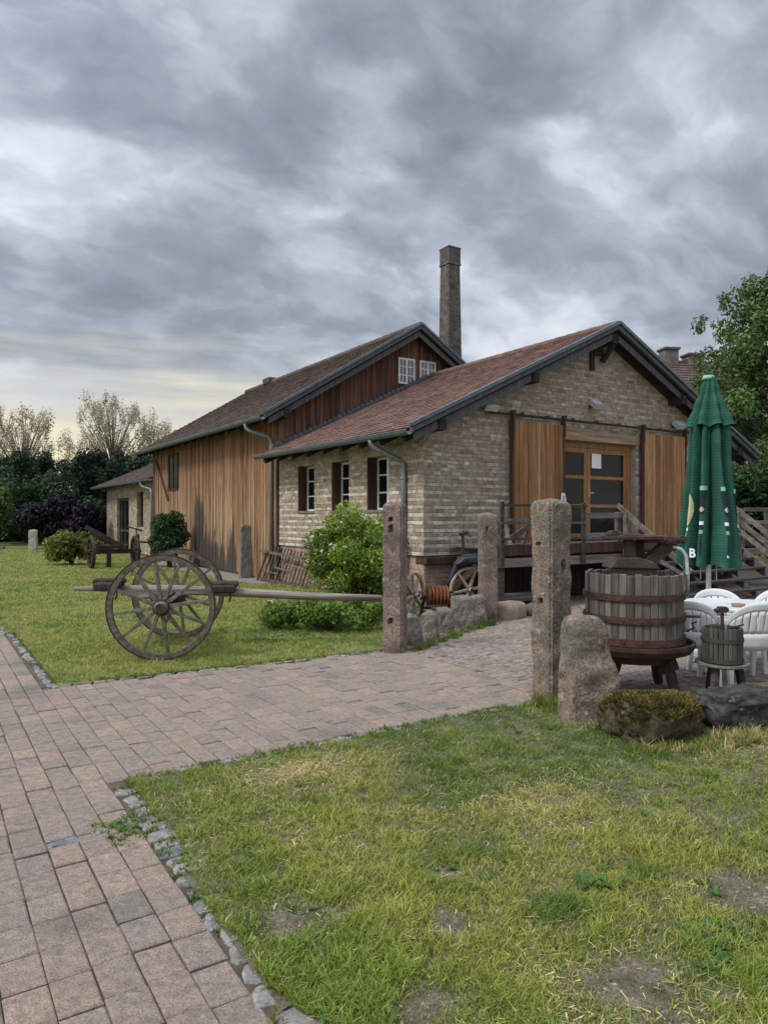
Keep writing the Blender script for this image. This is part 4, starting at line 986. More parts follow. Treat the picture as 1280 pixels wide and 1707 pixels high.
for (x, y, z, L, a) in ((1.0,-1.05,.26,1.5,.12),):
    t = thing('plank_pile', 'few grey planks stacked on battens in the dark under the deck', 'planks', W(x,y,0), YAW)
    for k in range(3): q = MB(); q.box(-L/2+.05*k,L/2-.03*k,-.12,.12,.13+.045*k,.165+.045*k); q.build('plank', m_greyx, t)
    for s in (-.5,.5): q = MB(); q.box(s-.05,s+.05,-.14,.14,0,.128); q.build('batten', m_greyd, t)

# ================================================================== STONE POSTS AND BOULDERS
def post(w, d, h, mat, seed, label, loc, rz, holes, group='stone gate posts', taper=.02, rough=.010, notch=None, name='stone_post'):
    """square pillar with a worn rounded head; holes = (face, u, z, su, sz) pushed into the grid"""
    mb = MB(); st = .022; nu, nv = max(6, int(w/st)), max(6, int(d/st)); nz = int(h/st); off = Vector((seed*7.7, seed*2.3, 0))
    ring = [(-w/2+w*i/nu, -d/2, 'f', -w/2+w*i/nu) for i in range(nu)] + [(w/2, -d/2+d*i/nv, 'r', -d/2+d*i/nv) for i in range(nv)] \
         + [(w/2-w*i/nu, d/2, 'b', 0) for i in range(nu)] + [(-w/2, d/2-d*i/nv, 'l', d/2-d*i/nv) for i in range(nv)]
    n = len(ring); V = []; F = []
    for k in range(nz+1):
        z = h*k/nz; e = max(0, (z-(h-.05))/.05); sh = 1 - taper*z/h - .22*(1-math.sqrt(max(0, 1-e*e)))
        for (x, y, f, u) in ring:
            cr_ = .018; ax, ay = abs(x)/(w/2), abs(y)/(d/2)
            corner = max(0, min(ax, ay)-.86)/.14
            X, Y = x*sh, y*sh; dirn = Vector((x, y, 0)).normalized()
            nn = mnoise.fractal(Vector((x*5, y*5, z*4))+off, 1, 2, 4)
            dpt = rough*1.3*nn - corner*cr_*1.3
            inset = 0
            for hf, hu, hz, su, sz in holes:
                if hf == f and abs(u-hu) < su/2 and abs(z-hz) < sz/2: inset = .07
            if notch:
                for nf, za, zb, dep in notch:
                    if nf == f and za < z < zb: inset = max(inset, dep)
            nx, ny = {'f': (0,-1), 'b': (0,1), 'l': (-1,0), 'r': (1,0)}[f]
            V.append((X + dirn.x*dpt - nx*inset, Y + dirn.y*dpt - ny*inset, z - .05 + (rough*nn if k == nz else 0)))
    for k in range(nz):
        for i in range(n): a = k*n+i; b = k*n+(i+1)%n; F.append((a, b, b+n, a+n))
    t = len(V); V.append((0,0,h-.05+.028)); F += [(nz*n+i, nz*n+(i+1)%n, t) for i in range(n)]
    mb._add(V, F, .5); o = mb.build(name, mat, fix=False, smooth=False); put(o, loc, rz); tag(o, label, 'stone post', group); return o
post(.245,.245,1.81, m_sand, 1, 'red sandstone post with two square holes where the cart pole ends', (.135,8.49,0), R(-19), [('f',-.02,1.62,.05,.05),('f',-.02,.42,.06,.05),('f',-.02,1.52,.03,.09)])
post(.27,.25,1.79, m_sandg, 2, 'tall thick stone post with mossy head in front of the glass door', (1.475,6.27,0), YAW, [('f',.03,1.22,.06,.09),('l',.02,1.42,.035,.03),('l',.0,.92,.03,.03)], notch=[('r',0,.65,.05)], rough=.013)
post(.25,.25,1.70, m_sand, 3, 'slim reddish stone post at the deck corner beside the row of stubs', (1.60,10.95,0), R(12), [('f',-.06,1.48,.035,.05)])
# the moss cap of the near post
# leaning boundary stone with a carved shield
def boundary():
    mb = MB(); nz, n = 44, 64; H_ = .86; V = []; F = []; off = Vector((4.2,8.8,1))
    for k in range(nz+1):
        z = H_*k/nz; t = z/H_; wl = -.235+.035*t; wr = .285 - .225*max(0, t-.08)**1.05; e = max(0, (t-.88)/.12); rd = 1-.38*(1-math.sqrt(max(0,1-e*e)))
        dep = .125-.02*t
        for i in range(n):
            a = 2*math.pi*i/n; cx, cy = math.cos(a), math.sin(a); ex = math.copysign(abs(cx)**.35, cx); ey = math.copysign(abs(cy)**.35, cy)
            xc = (wl+wr)/2; hw = (wr-wl)/2*rd; x = xc+ex*hw; y = ey*dep*rd
            nn = mnoise.fractal(Vector((x*6,y*6,z*6))+off, 1, 2, 5)
            y2 = y
            if cy < -.3:
                u, v = (x-xc+.02)/.15, (z-.50)/.20
                sh = max(abs(u), abs(v) if v > 0 else abs(v)*.9+.25*u*u); ed = abs(sh-.95)
                if ed < .13: y2 += .010*(1-ed/.13)
            V.append((x + nn*.026, y2 + nn*.030*(1 if cy > 0 else -1), z-.05))
    for k in range(nz):
        for i in range(n): a = k*n+i; b = k*n+(i+1)%n; F.append((a,b,b+n,a+n))
    t = len(V); V.append((.0,0,H_-.045)); F += [(nz*n+i, nz*n+(i+1)%n, t) for i in range(n)]
    mb._add(V, F, .5); o = mb.build('boundary_stone', m_sandg, fix=False, smooth=True); put(o, (1.63,5.66,0), R(24)); o.rotation_euler = (R(-4), R(2), R(14))
    tag(o, 'broad tapering boundary stone with worn shield carving leaning on the post', 'stone')
boundary()
mr = thing('mossy_boulder', 'low boulder thick with yellow green moss beside the carved stone', 'boulder', (1.96,5.22,-.03), R(20)); mr.scale = (1,1,.90)
rock('stone_body', (.68,.46,.38), M('boulder_stone', (.095,.072,.046), (.045,.038,.028), 9, rough=1, bump=1, bscale=40, patch=((.21,.17,.12), 16, .60, .72), patch2=((.07,.065,.022), 6, .5, .7), fine=.4), 11, '', '', (0,0,0), 0, .16, 5, .66, freq=2.6, parent=mr)
# moss as many short blades over the top
mbody = [o for o in mr.children if o.name.startswith('stone_body')][0]; rs = np.random.RandomState(6)
fc_ = np.array([p.center[:] for p in mbody.data.polygons]); fn2 = np.array([p.normal[:] for p in mbody.data.polygons]); fa = np.array([p.area for p in mbody.data.polygons])
wt_ = fa*np.clip((fn2[:,2] - .38 + 1.9*(fbm(fc_[:,0]*7+3, fc_[:,1]*7+fc_[:,2]*5+8, 3)-.45))*2.4, 0, 1)*(fc_[:,2] > .09); n = 17000
ci = rs.choice(len(fc_), n, p=wt_/wt_.sum()); X, Y, Z = (fc_[ci] + rs.randn(n,3)*.006).T
l = .012+.02*rs.rand(n); w = .005+.005*rs.rand(n); a = rs.rand(n)*6.28
dx, dy = np.cos(a)*w, np.sin(a)*w; nx, ny = X*1.3+rs.randn(n)*.25, Y*1.3+rs.randn(n)*.25; nl = np.sqrt(nx**2+ny**2+.35)
V = np.stack([np.stack([X-dx,Y-dy,Z],-1), np.stack([X+dx,Y+dy,Z],-1), np.stack([X+nx/nl*l+dx*.4,Y+ny/nl*l+dy*.4,Z+l*.7],-1), np.stack([X+nx/nl*l-dx*.4,Y+ny/nl*l-dy*.4,Z+l*.7],-1)],1)
pn = fbm(X*9+3, Y*9+5, 3)[:,None]; c = np.array([.165,.128,.034])+(np.array([.070,.075,.022])-np.array([.165,.128,.034]))*np.clip((pn-.35)*3.5,0,1); c = c*(.6+.8*rs.rand(n,1)); c = np.where(rs.rand(n,1)<.12, np.array([.22,.14,.05]), c)
npmesh('moss', V.reshape(-1,3), np.arange(n*4).reshape(-1,4), m_grass, mr, np.repeat(c[:,None],4,1).reshape(-1,3))
rock('dark_boulder', (.78,.42,.31), m_darkrock, 6, 'dark grey weathered boulder lying right of the mossy boulder', 'boulder', (2.78,5.52,-.02), R(24), .17, 5, .62, freq=2.4)
rock('flat_stone', (.36,.20,.08), M('purple_stone', (.11,.075,.07), (.075,.055,.055), 8), 8, 'flat purplish stone lying behind the dark boulder', 'stone', (2.93,5.92,.06), R(-12), .08, 3, .5)
rock('brown_boulder', (.40,.32,.19), m_brownrock, 9, 'brown mossy stone at the right edge under the white chairs', 'boulder', (3.34,6.12,-.02), R(10), .1, 3, .55)
# the row of upright stubs between the two slim posts
STUB = [(.36,8.93,.25,.20,.42,20,'narrow lichen covered stone stub standing nearest the red sandstone post'),(.60,9.35,.26,.18,.40,-10,'squat stone stub second in the row from the red sandstone post'),(.83,9.85,.24,.20,.38,15,'darker low stone stub in the middle of the row'),(1.13,10.25,.38,.22,.50,8,'broad slanted stone stub, the biggest of the row'),(1.42,10.72,.28,.22,.46,0,'square stone stub touching the slim post by the deck')]
for k, (X_, Y_, w_, d_, h_, rz_, lb) in enumerate(STUB):
    o = post(w_, d_, h_, m_stub, 10+k, lb, (X_, Y_, 0), R(rz_), [], 'row of stone stubs', .16, .03, name='stone_stub'); o['category'] = 'stone stub'
    o.rotation_euler = (R(random.uniform(-5,5)), R(random.uniform(-6,6)), R(rz_))
sp_ = post(.36,.12,1.44, M('slab_stone', (.20,.19,.175), (.13,.125,.115), 6, bump=.6), 31, 'grey upright stone slab with cut corners against the barn boards', tuple(W(-.36,7.42)), R(28), [], None, .30, .012, name='stone_slab'); sp_['category'] = 'stone slab'
for k, (X_, Y_, h_, lb) in enumerate(((-16.2,32.8,1.05,'pale square concrete post before the purple hedge, the taller one'),(-15.6,33.8,.8,'lower pale post right of the taller one before the purple hedge'))):
    o = post(.36 if k == 0 else .3, .3, h_, M('pale_post', (.38,.36,.29), (.27,.26,.2), 5), 40+k, lb, (X_, Y_, 0), R(15), [], 'pale posts on the far lawn', .05, .01, name='concrete_post'); o['category'] = 'post'

# ================================================================== TWO-WHEELED CART
def wheel(parent, c, rz, rad, name='wheel', ns=12, mat=None, width=.062, hubr=.085, felloe=.072, tilt=0, tyremat=None):
    """spoked wheel; disc normal is local Y turned by rz; spokes belong to the wheel"""
    mat = mat or m_wheel
    Mx = Matrix.Translation(c) @ Matrix.Rotation(rz, 4, 'Z') @ Matrix.Rotation(tilt, 4, 'Y') @ Matrix.Rotation(R(90), 4, 'X')
    w = MB(); w.rnd = .5; r0, r1 = rad-felloe, rad-.012
    w.lathe([(r0,-width/2),(r1,-width/2),(r1,width/2),(r0,width/2)], 56, Mx, None, True)
    for k in range(ns):
        a = 2*math.pi*k/ns+.13; d = Vector((math.cos(a), math.sin(a), 0)); s = Vector((-math.sin(a), math.cos(a), 0)); z = Vector((0,0,1))
        p = []
        for r, tw, tz in ((hubr*.8,.022,.030), (r0+.01,.016,.020)):
            p += [d*r - s*tw - z*tz, d*r + s*tw - z*tz, d*r + s*tw + z*tz, d*r - s*tw + z*tz]
        w.hexa([Mx @ q for q in p], random.random())
    o = w.build(name, mat, parent, bevel=.004)
    t = MB(); t.lathe([(r1+.001,-width/2-.002),(rad,-width/2-.002),(rad,width/2+.002),(r1+.001,width/2+.002)], 56, Mx, None, True); t.build('tyre', tyremat or m_rustd, o)
    h = MB(); L = width*1.9; h.lathe([(0,-L),(hubr*.55,-L),(hubr*.62,-L*.9),(hubr*.8,-L*.55),(hubr,-L*.3),(hubr*1.04,0),(hubr,L*.3),(hubr*.8,L*.6),(hubr*.62,L),(0,L)], 20, Mx); h.build('hub', mat, o, smooth=True)
    k = MB(); 
    for zz in (-L*.92, -L*.35, L*.35): k.lathe([(hubr*(.66 if abs(zz) > L*.8 else 1.0),zz-.012),(hubr*(.72 if abs(zz) > L*.8 else 1.06),zz-.012),(hubr*(.72 if abs(zz) > L*.8 else 1.06),zz+.012),(hubr*(.66 if abs(zz) > L*.8 else 1.0),zz+.012)], 20, Mx, None, True)
    k.tube([Mx @ Vector((0,0,-L*1.06)), Mx @ Vector((0,0,L*1.06))], hubr*.62, 14); k.build('axle_cap', m_rustd, o)
    return o
# local frame of the cart: x along the pole, y along the axle away from the viewer
CA = R(9.8)
cart = thing('timber_cart', 'two wheeled wooden log cart with a long pole on the lawn', 'cart', (-2.615,8.68,0), CA)
wheel(cart, (0.0,-.74,.592), 0, .595); wheel(cart, (0.02,.74,.592), 0, .595)
a = MB(); a.tube([(0,-.62,.592),(0,.62,.592)], .05, 12); a.box(-.07,.07,-.52,.52,.60,.70); a.build('axle', m_rustd, cart)
p = MB(); pts = [(-1.10,0,.74),(-.6,.005,.735),(0,0,.715),(.8,0,.665),(1.7,.0,.60),(2.62,0,.555)]; p.tube(pts, [.026,.040,.056,.056,.050,.044], 12); p.build('pole', m_pole, cart, smooth=True)
for x, z, s in ((-.70,.79,.9),(.62,.735,1)):
    b = MB(); b.box(x-.17*s,x+.17*s,-.19,-.065,z-.06,z+.035); b.box(x-.20*s,x+.20*s,-.10,.10,z+.0,z+.07); b.box(x-.16*s,x+.16*s,.06,.17,z-.05,z+.03); b.build('bolster', m_dark, cart, bevel=.02)
    q = MB(); q.tube([(x+.1,-.12,z-.03),(x+.11,-.13,z-.12),(x+.09,-.12,z-.17)], .011, 6); q.build('hook', m_rustd, cart)
b = MB(); b.box(.02,.17,-.16,.16,.56,.67); b.box(-.22,-.06,-.13,.13,.59,.68); b.build('block', m_dark, cart, bevel=.02)
b = MB(); b.box(-.55,.55,-.085,-.062,.66,.72); b.build('side_rail', m_pole, cart)

# ================================================================== FARM TOOLS BY THE STUBS
t = thing('spoked_iron_wheel', 'whitish iron spoked wheel leaning behind the red sandstone post', 'wheel', (.47,11.3,0), 0)
wheel(t, (0,0,.36), R(62), .36, 'rim', 8, m_cream, .05, .05, .035, 0, m_cream)
t = thing('rusty_roller', 'bright orange rusty ribbed roller lying behind the stone stubs', 'roller', (.86,11.45,0), R(20))
b = MB(); Mx = Matrix.Translation((0,0,.34)) @ Matrix.Rotation(R(90),4,'Y') @ Matrix.Rotation(R(8),4,'X')
prof = []
for k in range(6): z = -.18+.06*k; prof += [(.10,z),(.155,z+.012),(.155,z+.036),(.10,z+.048)]
b.lathe(prof, 20, Mx); b.build('drum', m_orange, t)
b = MB(); b.tube([(-.3,0,.30),(.3,.04,.38)], .022, 8); b.build('shaft', m_rustd, t)
for s in (-1,1): b = MB(); b.bar((s*.22,.0,.34),(s*.24,.12,0), .04,.03); b.build('foot', m_rustd, t)
t = thing('iron_plough', 'old black iron plough with crank handle and pale front wheel', 'plough', (1.40,12.0,0), R(10))
wheel(t, (.02,-.05,.38), R(18), .38, 'wheel', 6, m_cream, .045, .05, .04, 0, m_cream)
b = MB(); b.tube([(-.42,-.1,.36),(-.30,-.1,.58),(-.18,-.1,.86),(-.05,-.1,.93),(.12,-.1,.93),(.20,-.1,.86)], [.04,.045,.05,.06,.06,.05], 8); b.build('beam', M('black_iron', (.014,.016,.024), (.03,.03,.04), 8, rough=.55), t, smooth=True)
b = MB(); b.prism([(-.26,.80),(-.12,.93),(.10,.95),(.22,.86),(.10,.83),(-.1,.84)], -.22, .03); b.build('cover', M('blue_black_iron', (.014,.02,.035), (.03,.035,.05), 8, rough=.5), t, bevel=.02)
b = MB(); b.tube([(-.09,-.08,.92),(-.10,-.08,1.34)], .026, 8); b.tube([(-.16,-.08,1.32),(-.02,-.08,1.35)], .03, 8); b.tube([(-.02,-.08,1.35),(.02,-.14,1.28)], .02, 6); b.build('crank', m_rustd, t)
b = MB(); b.bar((-.25,-.02,.40),(.16,-.02,.78),.03,.10); b.build('side_arm', M('tan_iron', (.30,.20,.12), (.2,.12,.07), 9), t)
b = MB(); b.tube([(.30,-.2,.66),(.36,-.25,.74),(.45,-.25,.75)], .025, 8); b.build('lever', m_rustd, t)
t = MB(); t.box(-.22,.22,-.012,.012,0,.62); put(tag(t.build('metal_sheet', m_ltgrey, bevel=.004), 'plain grey sheet standing against the plinth behind the plough', 'sheet'), (1.03,13.0,.0), R(30))

# ================================================================== WINE PRESSES
pr = thing('large_wine_press', 'big old wine press with grey stave basket and rusty hoops', 'wine press', (2.30,6.55,0), R(0))
b = MB(); b.lathe([(0,.36),(.40,.36),(.49,.385),(.53,.44),(.53,.475),(.505,.475),(.49,.43),(.40,.41),(0,.41)], 40); b.build('tray', M('tray_rust', (.085,.042,.030), (.038,.024,.02), 9, rough=.9, bump=.5, bscale=50), pr)
for k in range(4):
    a = R(38+90*k); d = Vector((math.cos(a), math.sin(a), 0)); l = MB()
    l.bar(d*.30+Vector((0,0,.365)), d*.36+Vector((0,0,.23)), .10, .16, up=d); l.bar(d*.36+Vector((0,0,.24)), d*.42+Vector((0,0,.0)), .075, .075, up=d); l.build('leg', m_rustd, pr, bevel=.012)
b = MB(); b.lathe([(.0,.30),(.34,.30),(.37,.359),(0,.359)], 32); b.build('underframe', m_rustd, pr)
ns = 40
b = MB(); R0 = .415
for k in range(ns):
    a = 2*math.pi*(k+.5)/ns; Mx = Matrix.Rotation(a, 4, 'Z'); w = R0*math.pi/ns*.955
    zt = 1.095+random.uniform(-.014,.008); lean = random.uniform(-.006,.006)
    b.box(R0-.014+lean, R0+.014+lean, -w, w, .455, zt, None, Mx)
b.build('basket', m_stave, pr, bevel=.004)
m_hoop = M('hoop_rust', (.090,.042,.030), (.048,.028,.023), 14, rough=.9, bump=.5, bscale=60, patch=((.15,.07,.04), 9, .6, .76))
b = MB(); b.lathe([(0,.46),(.385,.46),(.385,.97),(0,.97)], 32); b.build('pressed_filling', m_dark, pr)
for z, hh in ((.895,.028),(.70,.028),(.505,.032)):
    h = MB(); h.lathe([(R0+.022,z-hh),(R0+.034,z-hh),(R0+.034,z+hh),(R0+.022,z+hh)], 48, None, None, True)
    for k in range(18): a = 2*math.pi*k/18; h.tube([(math.cos(a)*(R0+.03), math.sin(a)*(R0+.03), z), (math.cos(a)*(R0+.042), math.sin(a)*(R0+.042), z)], .009, 6)
    h.build('hoop', m_hoop, pr)
b = MB(); b.tube([(R0+.02,-.12,.70),(R0+.14,-.13,.70)], .012, 8); b.tube([(R0+.03,-.1,.56),(R0+.08,-.14,.60),(R0+.06,-.15,.64),(R0+.09,-.17,.66)], .009, 6); b.build('latch', m_rustd, pr)
b = MB(); b.tube([(0.05,0,.97),(0.05,0,1.44)], .035, 12); b.build('screw', m_rustd, pr)
m_piron = M('press_iron', (.085,.062,.045), (.05,.042,.034), 8, bump=.5)
b = MB(); b.prism([(-.27,1.135),(.20,1.125),(.13,1.20),(.0,1.235),(-.20,1.235)], -.15, .12); b.build('pressing_block', m_piron, pr, bevel=.012)
b = MB(); b.prism([(-.10,1.236),(.0,1.236),(-.02,1.39),(-.12,1.39)], -.10, -.03); b.prism([(.03,1.23),(.11,1.21),(.09,1.39),(.03,1.39)], -.02, .06); b.build('bracket', m_piron, pr, bevel=.01)
b = MB(); b.box(-.26,.20,-.19,.16,1.395,1.43); b.build('top_plate', m_rustd, pr, bevel=.006)
b = MB(); b.bar((.05,-.08,1.405),(.36,-.08,1.385),.08,.075); b.bar((-.12,-.08,1.43),(.30,-.06,1.405),.05,.05); b.build('crossbar', m_rust, pr, bevel=.008)
for x, z in ((.27,1.39),(.39,1.395),(-.22,1.44)): h = MB(); h.tube([(x,-.16,z),(x,.0,z)], .038, 8); h.tube([(x,-.185,z),(x,-.15,z)], .02, 8); h.build('nut', m_rustd, pr)
b = MB(); b.bar((.10,-.05,1.16),(.33,-.05,1.385),.12,.11,up=(0,1,0)); b.build('pawl_arm', m_rustd, pr, bevel=.01)
b = MB(); b.bar((.20,-.10,1.20),(.43,-.12,1.06),.10,.035); b.build('board', m_grey, pr)
b = MB(); b.tube([(.32,-.1,1.33),(.39,-.12,1.31),(.43,-.13,1.25),(.445,-.13,1.05),(.44,-.13,.92)], .016, 8); b.build('handle_rod', m_ltgrey, pr, smooth=True)
b = MB(); b.box(-.20,.20,-.05,.05,.975,1.14-.003); b.build('spacer', m_grey, pr, bevel=.01)

sp2 = thing('small_wine_press', 'small fruit press with green hooped basket on three legged stand', 'wine press', (2.96,6.22,0), R(12))
b = MB(); b.lathe([(0,.30),(.19,.30),(.222,.315),(.222,.335),(.205,.33),(.0,.322)], 32); b.build('tray', m_stub, sp2)
for k in range(3):
    a = R(-150+120*k); l = MB(); l.bar((math.cos(a)*.13,math.sin(a)*.13,.30),(math.cos(a)*.175,math.sin(a)*.175,0),.055,.055); l.build('leg', m_rustd if k else m_greyd, sp2, bevel=.005)
b = MB(); ns = 26; R1 = .158
for k in range(ns):
    a = 2*math.pi*(k+.5)/ns; Mx = Matrix.Rotation(a,4,'Z'); w = R1*math.pi/ns*.84; b.box(R1-.008,R1+.008,-w,w,.335,.635+random.uniform(-.004,.004),None,Mx)
b.build('basket', M('green_grey_staves', (1.1,1.1,1.1), (.6,.6,.6), 14, (1,1,.08), rnd=[(.105,.10,.085),(.07,.07,.06),(.13,.122,.105)], bump=.4), sp2, bevel=.002)
b = MB(); b.lathe([(0,.34),(.14,.34),(.14,.60),(0,.60)], 24); b.build('filling', m_dark, sp2)
m_ghoop = M('green_hoop', (.042,.058,.045), (.032,.038,.032), 9, rough=.7)
for z in (.535,.36): h = MB(); h.lathe([(R1+.010,z-.018),(R1+.016,z-.018),(R1+.016,z+.018),(R1+.010,z+.018)], 32, None, None, True); h.build('hoop', m_ghoop, sp2)
b = MB(); b.tube([(0,0,.60),(0,0,.80)], .016, 10); b.build('screw', m_rustd, sp2)
b = MB(); b.tube([(-.07,0,.785),(.07,.02,.785)], .018, 8); b.box(-.03,.03,-.03,.03,.765,.815); b.build('crossbar', m_rustd, sp2)
b = MB(); b.tube([(-.10,-.05,.655),(-.04,0,.63)], .006, 6); b.tube([(.08,0,.625),(.20,-.02,.655)], .008, 6); b.build('pin', m_rustd, sp2)

# ================================================================== PLASTIC TABLE, CHAIRS, PARASOL
def make_chair():
    r = thing('plastic_chair', '', 'chair', (0,0,0), 0, 'white plastic chairs round the table')
    s = MB(); s.grid(lambda u, v: ((u-.5)*(.46-.04*v), -.24+v*.45, .435-.02*math.sin(math.pi*v)-.012*(1-(2*u-1)**2)), 10, 8); s.build('seat', m_plastic, r, smooth=True, solid=.012)
    def bp(a, z):      # a in -1..1 round the back; opens forward at the sides
        rk = (z-.43)*.22
        return (.285*math.sin(a*1.25)*(1+.10*(z-.43)), .10+rk+.14*math.cos(a*1.25), z)
    def top(a): return .81 - .17*abs(a)**2.2
    k = MB(); na = 33
    def solid(z0f, z1f, amin=-1, amax=1, n=na, m=4): k.grid(lambda u, v: bp(amin+(amax-amin)*u, z0f(amin+(amax-amin)*u)*(1-v)+z1f(amin+(amax-amin)*u)*v), n, m)
    solid(lambda a: top(a)-.085, top); solid(lambda a: .35, lambda a: .515)
    for q in range(9):
        c_ = -.78+q*1.56/8; solid(lambda a: .51, lambda a: top(a)-.08, c_-.080, c_+.080, 4, 6)
    solid(lambda a: .50, lambda a: top(a)-.085, -1, -.92, 3, 4); solid(lambda a: .50, lambda a: top(a)-.085, .92, 1, 3, 4)
    k.build('backrest', m_plastic, r, smooth=True, solid=.011)
    for sx in (-1, 1):
        am = MB(); am.grid(lambda u, v: (sx*(.265+.03*math.sin(u*3.1)+(v-.5)*.055), .16-.42*u, .655-.015*u-.03*u**4), 10, 4); am.build('armrest', m_plastic, r, smooth=True, solid=.014)
        for y0_, y1_, ztop in ((-.235,-.27,.63), (.20,.27,.44)):
            l = MB(); P0 = Vector((sx*.26, y0_, ztop)); P1 = Vector((sx*.285, y1_, 0)); wv = .035
            l.hexa([(P1.x-.02,P1.y-.018,0),(P1.x+.02,P1.y-.018,0),(P1.x+.02,P1.y+.018,0),(P1.x-.02,P1.y+.018,0),(P0.x-.032,P0.y-.03,ztop),(P0.x+.032,P0.y-.03,ztop),(P0.x+.032,P0.y+.03,ztop),(P0.x-.032,P0.y+.03,ztop)]); l.build('leg', m_plastic, r, bevel=.006)
    return r
ch0 = make_chair()
TX, TY = 3.46, 7.12
def tz(a): return a
CH = [((2.95,6.98),R(162),'white plastic chair with its back to the big wine press, left of the small press'),
      ((3.46,6.86),R(186),'white plastic chair behind the small press at the right edge'),
      ((3.62,7.52),R(-4),'white plastic chair on the far side of the table at the parasol pole'),
      ((4.16,7.62),R(-50),'far right white plastic chair behind the table, cut by the picture edge')]
for k, ((x, y), a, lb) in enumerate(CH):
    c = ch0 if k == 0 else copy_tree(ch0); c.location = (x, y, 0); c.rotation_euler = (0, 0, a); c['label'] = lb
tb = thing('plastic_table', 'round white plastic garden table under the green parasol', 'table', (TX,TY,0), 0)
b = MB(); b.lathe([(.035,.70),(.48,.70),(.50,.712),(.50,.728),(.49,.735),(.035,.735)], 40, None, None, True); b.build('tabletop', m_plastic, tb)
for k in range(4): a = R(45+90*k); l = MB(); l.bar((math.cos(a)*.34,math.sin(a)*.34,.70),(math.cos(a)*.40,math.sin(a)*.40,0),.05,.05); l.build('leg', m_plastic, tb, bevel=.008)
b = MB(); b.lathe([(0,.737),(.055,.737),(.065,.765),(.058,.766),(.05,.745),(0,.745)], 20, Matrix.Translation((TX-.05,TY-.28,0))); tag(b.build('ashtray', M('tan_ceramic', (.35,.24,.17), (.28,.19,.14), 9)), 'small tan dish on the white table', 'dish')
um = thing('folded_parasol', 'tall folded green beer garden parasol on a white pole', 'parasol', (3.79,8.3,-.19), R(-24.4)); um.scale = (1.12,)*3
b = MB(); b.tube([(0,0,.03),(0,0,3.02)], .026, 14); b.build('pole', m_plastic, um, smooth=True)
b = MB(); b.lathe([(.0,.17),(.26,.17),(.26,.22),(.05,.26),(.04,.42),(0,.42)], 24); b.build('base', m_ltgrey, um)
def prof(z, tab):
    for (z0, r0), (z1, r1) in zip(tab, tab[1:]):
        if z0 <= z <= z1: q = (z-z0)/(z1-z0); q = q*q*(3-2*q); return r0+(r1-r0)*q
    return tab[-1][1]
LOW = [(1.06,.322),(1.30,.315),(1.55,.285),(1.80,.262),(2.05,.235),(2.25,.215),(2.42,.212),(2.56,.19),(2.75,.12),(2.95,.06)]
UPP = [(2.52,.245),(2.60,.215),(2.75,.155),(2.92,.09),(3.05,.055)]
def can(psi, z, tab, nf, amp, ph):
    rr = prof(z, tab); psi = psi+.22*math.sin(2*psi+1.1)+.12*math.sin(3*psi+.7*z+2.0); w = abs(math.cos(nf*psi/2+ph+.25*math.sin(z*3)))
    irr = .5+.5*math.sin(psi*2.3+ph*2+1.3*math.sin(z*1.7))
    return rr*(1-amp*(1-w**1.3)*(.55+.6*irr)+.03*math.sin(psi*3+z*4))
def canp(psi, z, tab=LOW, nf=9, amp=.60, ph=.3, o=0):
    r = can(psi, z, tab, nf, amp, ph)+o; return (r*math.sin(psi)+.015*(z-2), -r*math.cos(psi), z)
b = MB(); b.grid(lambda u, v: canp(u*2*math.pi, (1.06+.055*(1-v)*abs(math.sin(4.5*u*2*math.pi+.6))**.8*1.0)*(1-v)+2.93*v), 200, 64, wrap=True); cano = b.build('canopy', m_cloth, um, smooth=True, fix=False)
b = MB(); b.grid(lambda u, v: canp(u*2*math.pi, (2.52+.03*abs(math.sin(4*u*2*math.pi)))*(1-v)+3.05*v, UPP, 8, .34, .9, .006), 180, 28, wrap=True); b.build('top_flounce', m_cloth, um, smooth=True, fix=False)
b = MB(); b.lathe([(0,3.03),(.062,3.03),(.064,3.055),(.05,3.075),(0,3.085)], 20); b.build('finial', m_mark_mint, um, smooth=True)
b = MB()
for x in (-.075,.075): b.tube([(x,-.02,.95),(x,-.02,1.5)], .006, 6)
b.build('cord', m_ltgrey, um)
def printed(name, mat, pc, z0, z1, hw, n=9, m=14, o=.006):
    """cloth print that follows the folds: half width hw(t) in metres"""
    b = MB(); b.grid(lambda u, v: canp(pc(v) + (2*u-1)*hw(v)/max(.12, prof(z0+(z1-z0)*v, LOW)), z0+(z1-z0)*v, o=o), n, m); b.build(name, mat, cano, smooth=True, fix=False)
def crest(p0, z, rng=.28):
    return max((p0-rng+2*rng*k/120 for k in range(121)), key=lambda p: can(p, z, LOW, 9, .60, .3))
def bottle(pc, s=1.0, z0=1.45):
    f = lambda v: crest(pc, z0)
    f0 = f(0); f = lambda v: f0
    printed('print', m_mark_dark, f, z0, z0+.24, lambda v: s*(.030+.035*v**.8))
    printed('print', m_mark_mint, f, z0+.242, z0+.285, lambda v: s*.062)
    printed('print', m_mark_cream, f, z0+.02, z0+.075, lambda v: s*.030*math.sin(math.pi*min(1,max(0,v)))+.001, o=.009)
    printed('print', m_mark_white, f, z0-.11, z0-.075, lambda v: s*.036)
    printed('print', m_mark_dark, f, z0-.16, z0-.112, lambda v: s*.026)
    printed('print', m_mark_mint, f, z0-.20, z0-.162, lambda v: s*.028)
    printed('print', m_mark_dark, f, z0-.42, z0-.21, lambda v: s*.013)
bottle(-.10, .72, 1.63); bottle(.62, .62, 1.62); bottle(1.2, .55, 1.60)
printed('print', m_mark_cream, lambda v: crest(-.66, 1.67), 1.50, 1.84, lambda v: .030*math.sin(math.pi*v)**.7+.001)
printed('print', m_mark_dark, lambda v: crest(-.66, 1.67)-.09, 1.52, 1.78, lambda v: .013, o=.010)
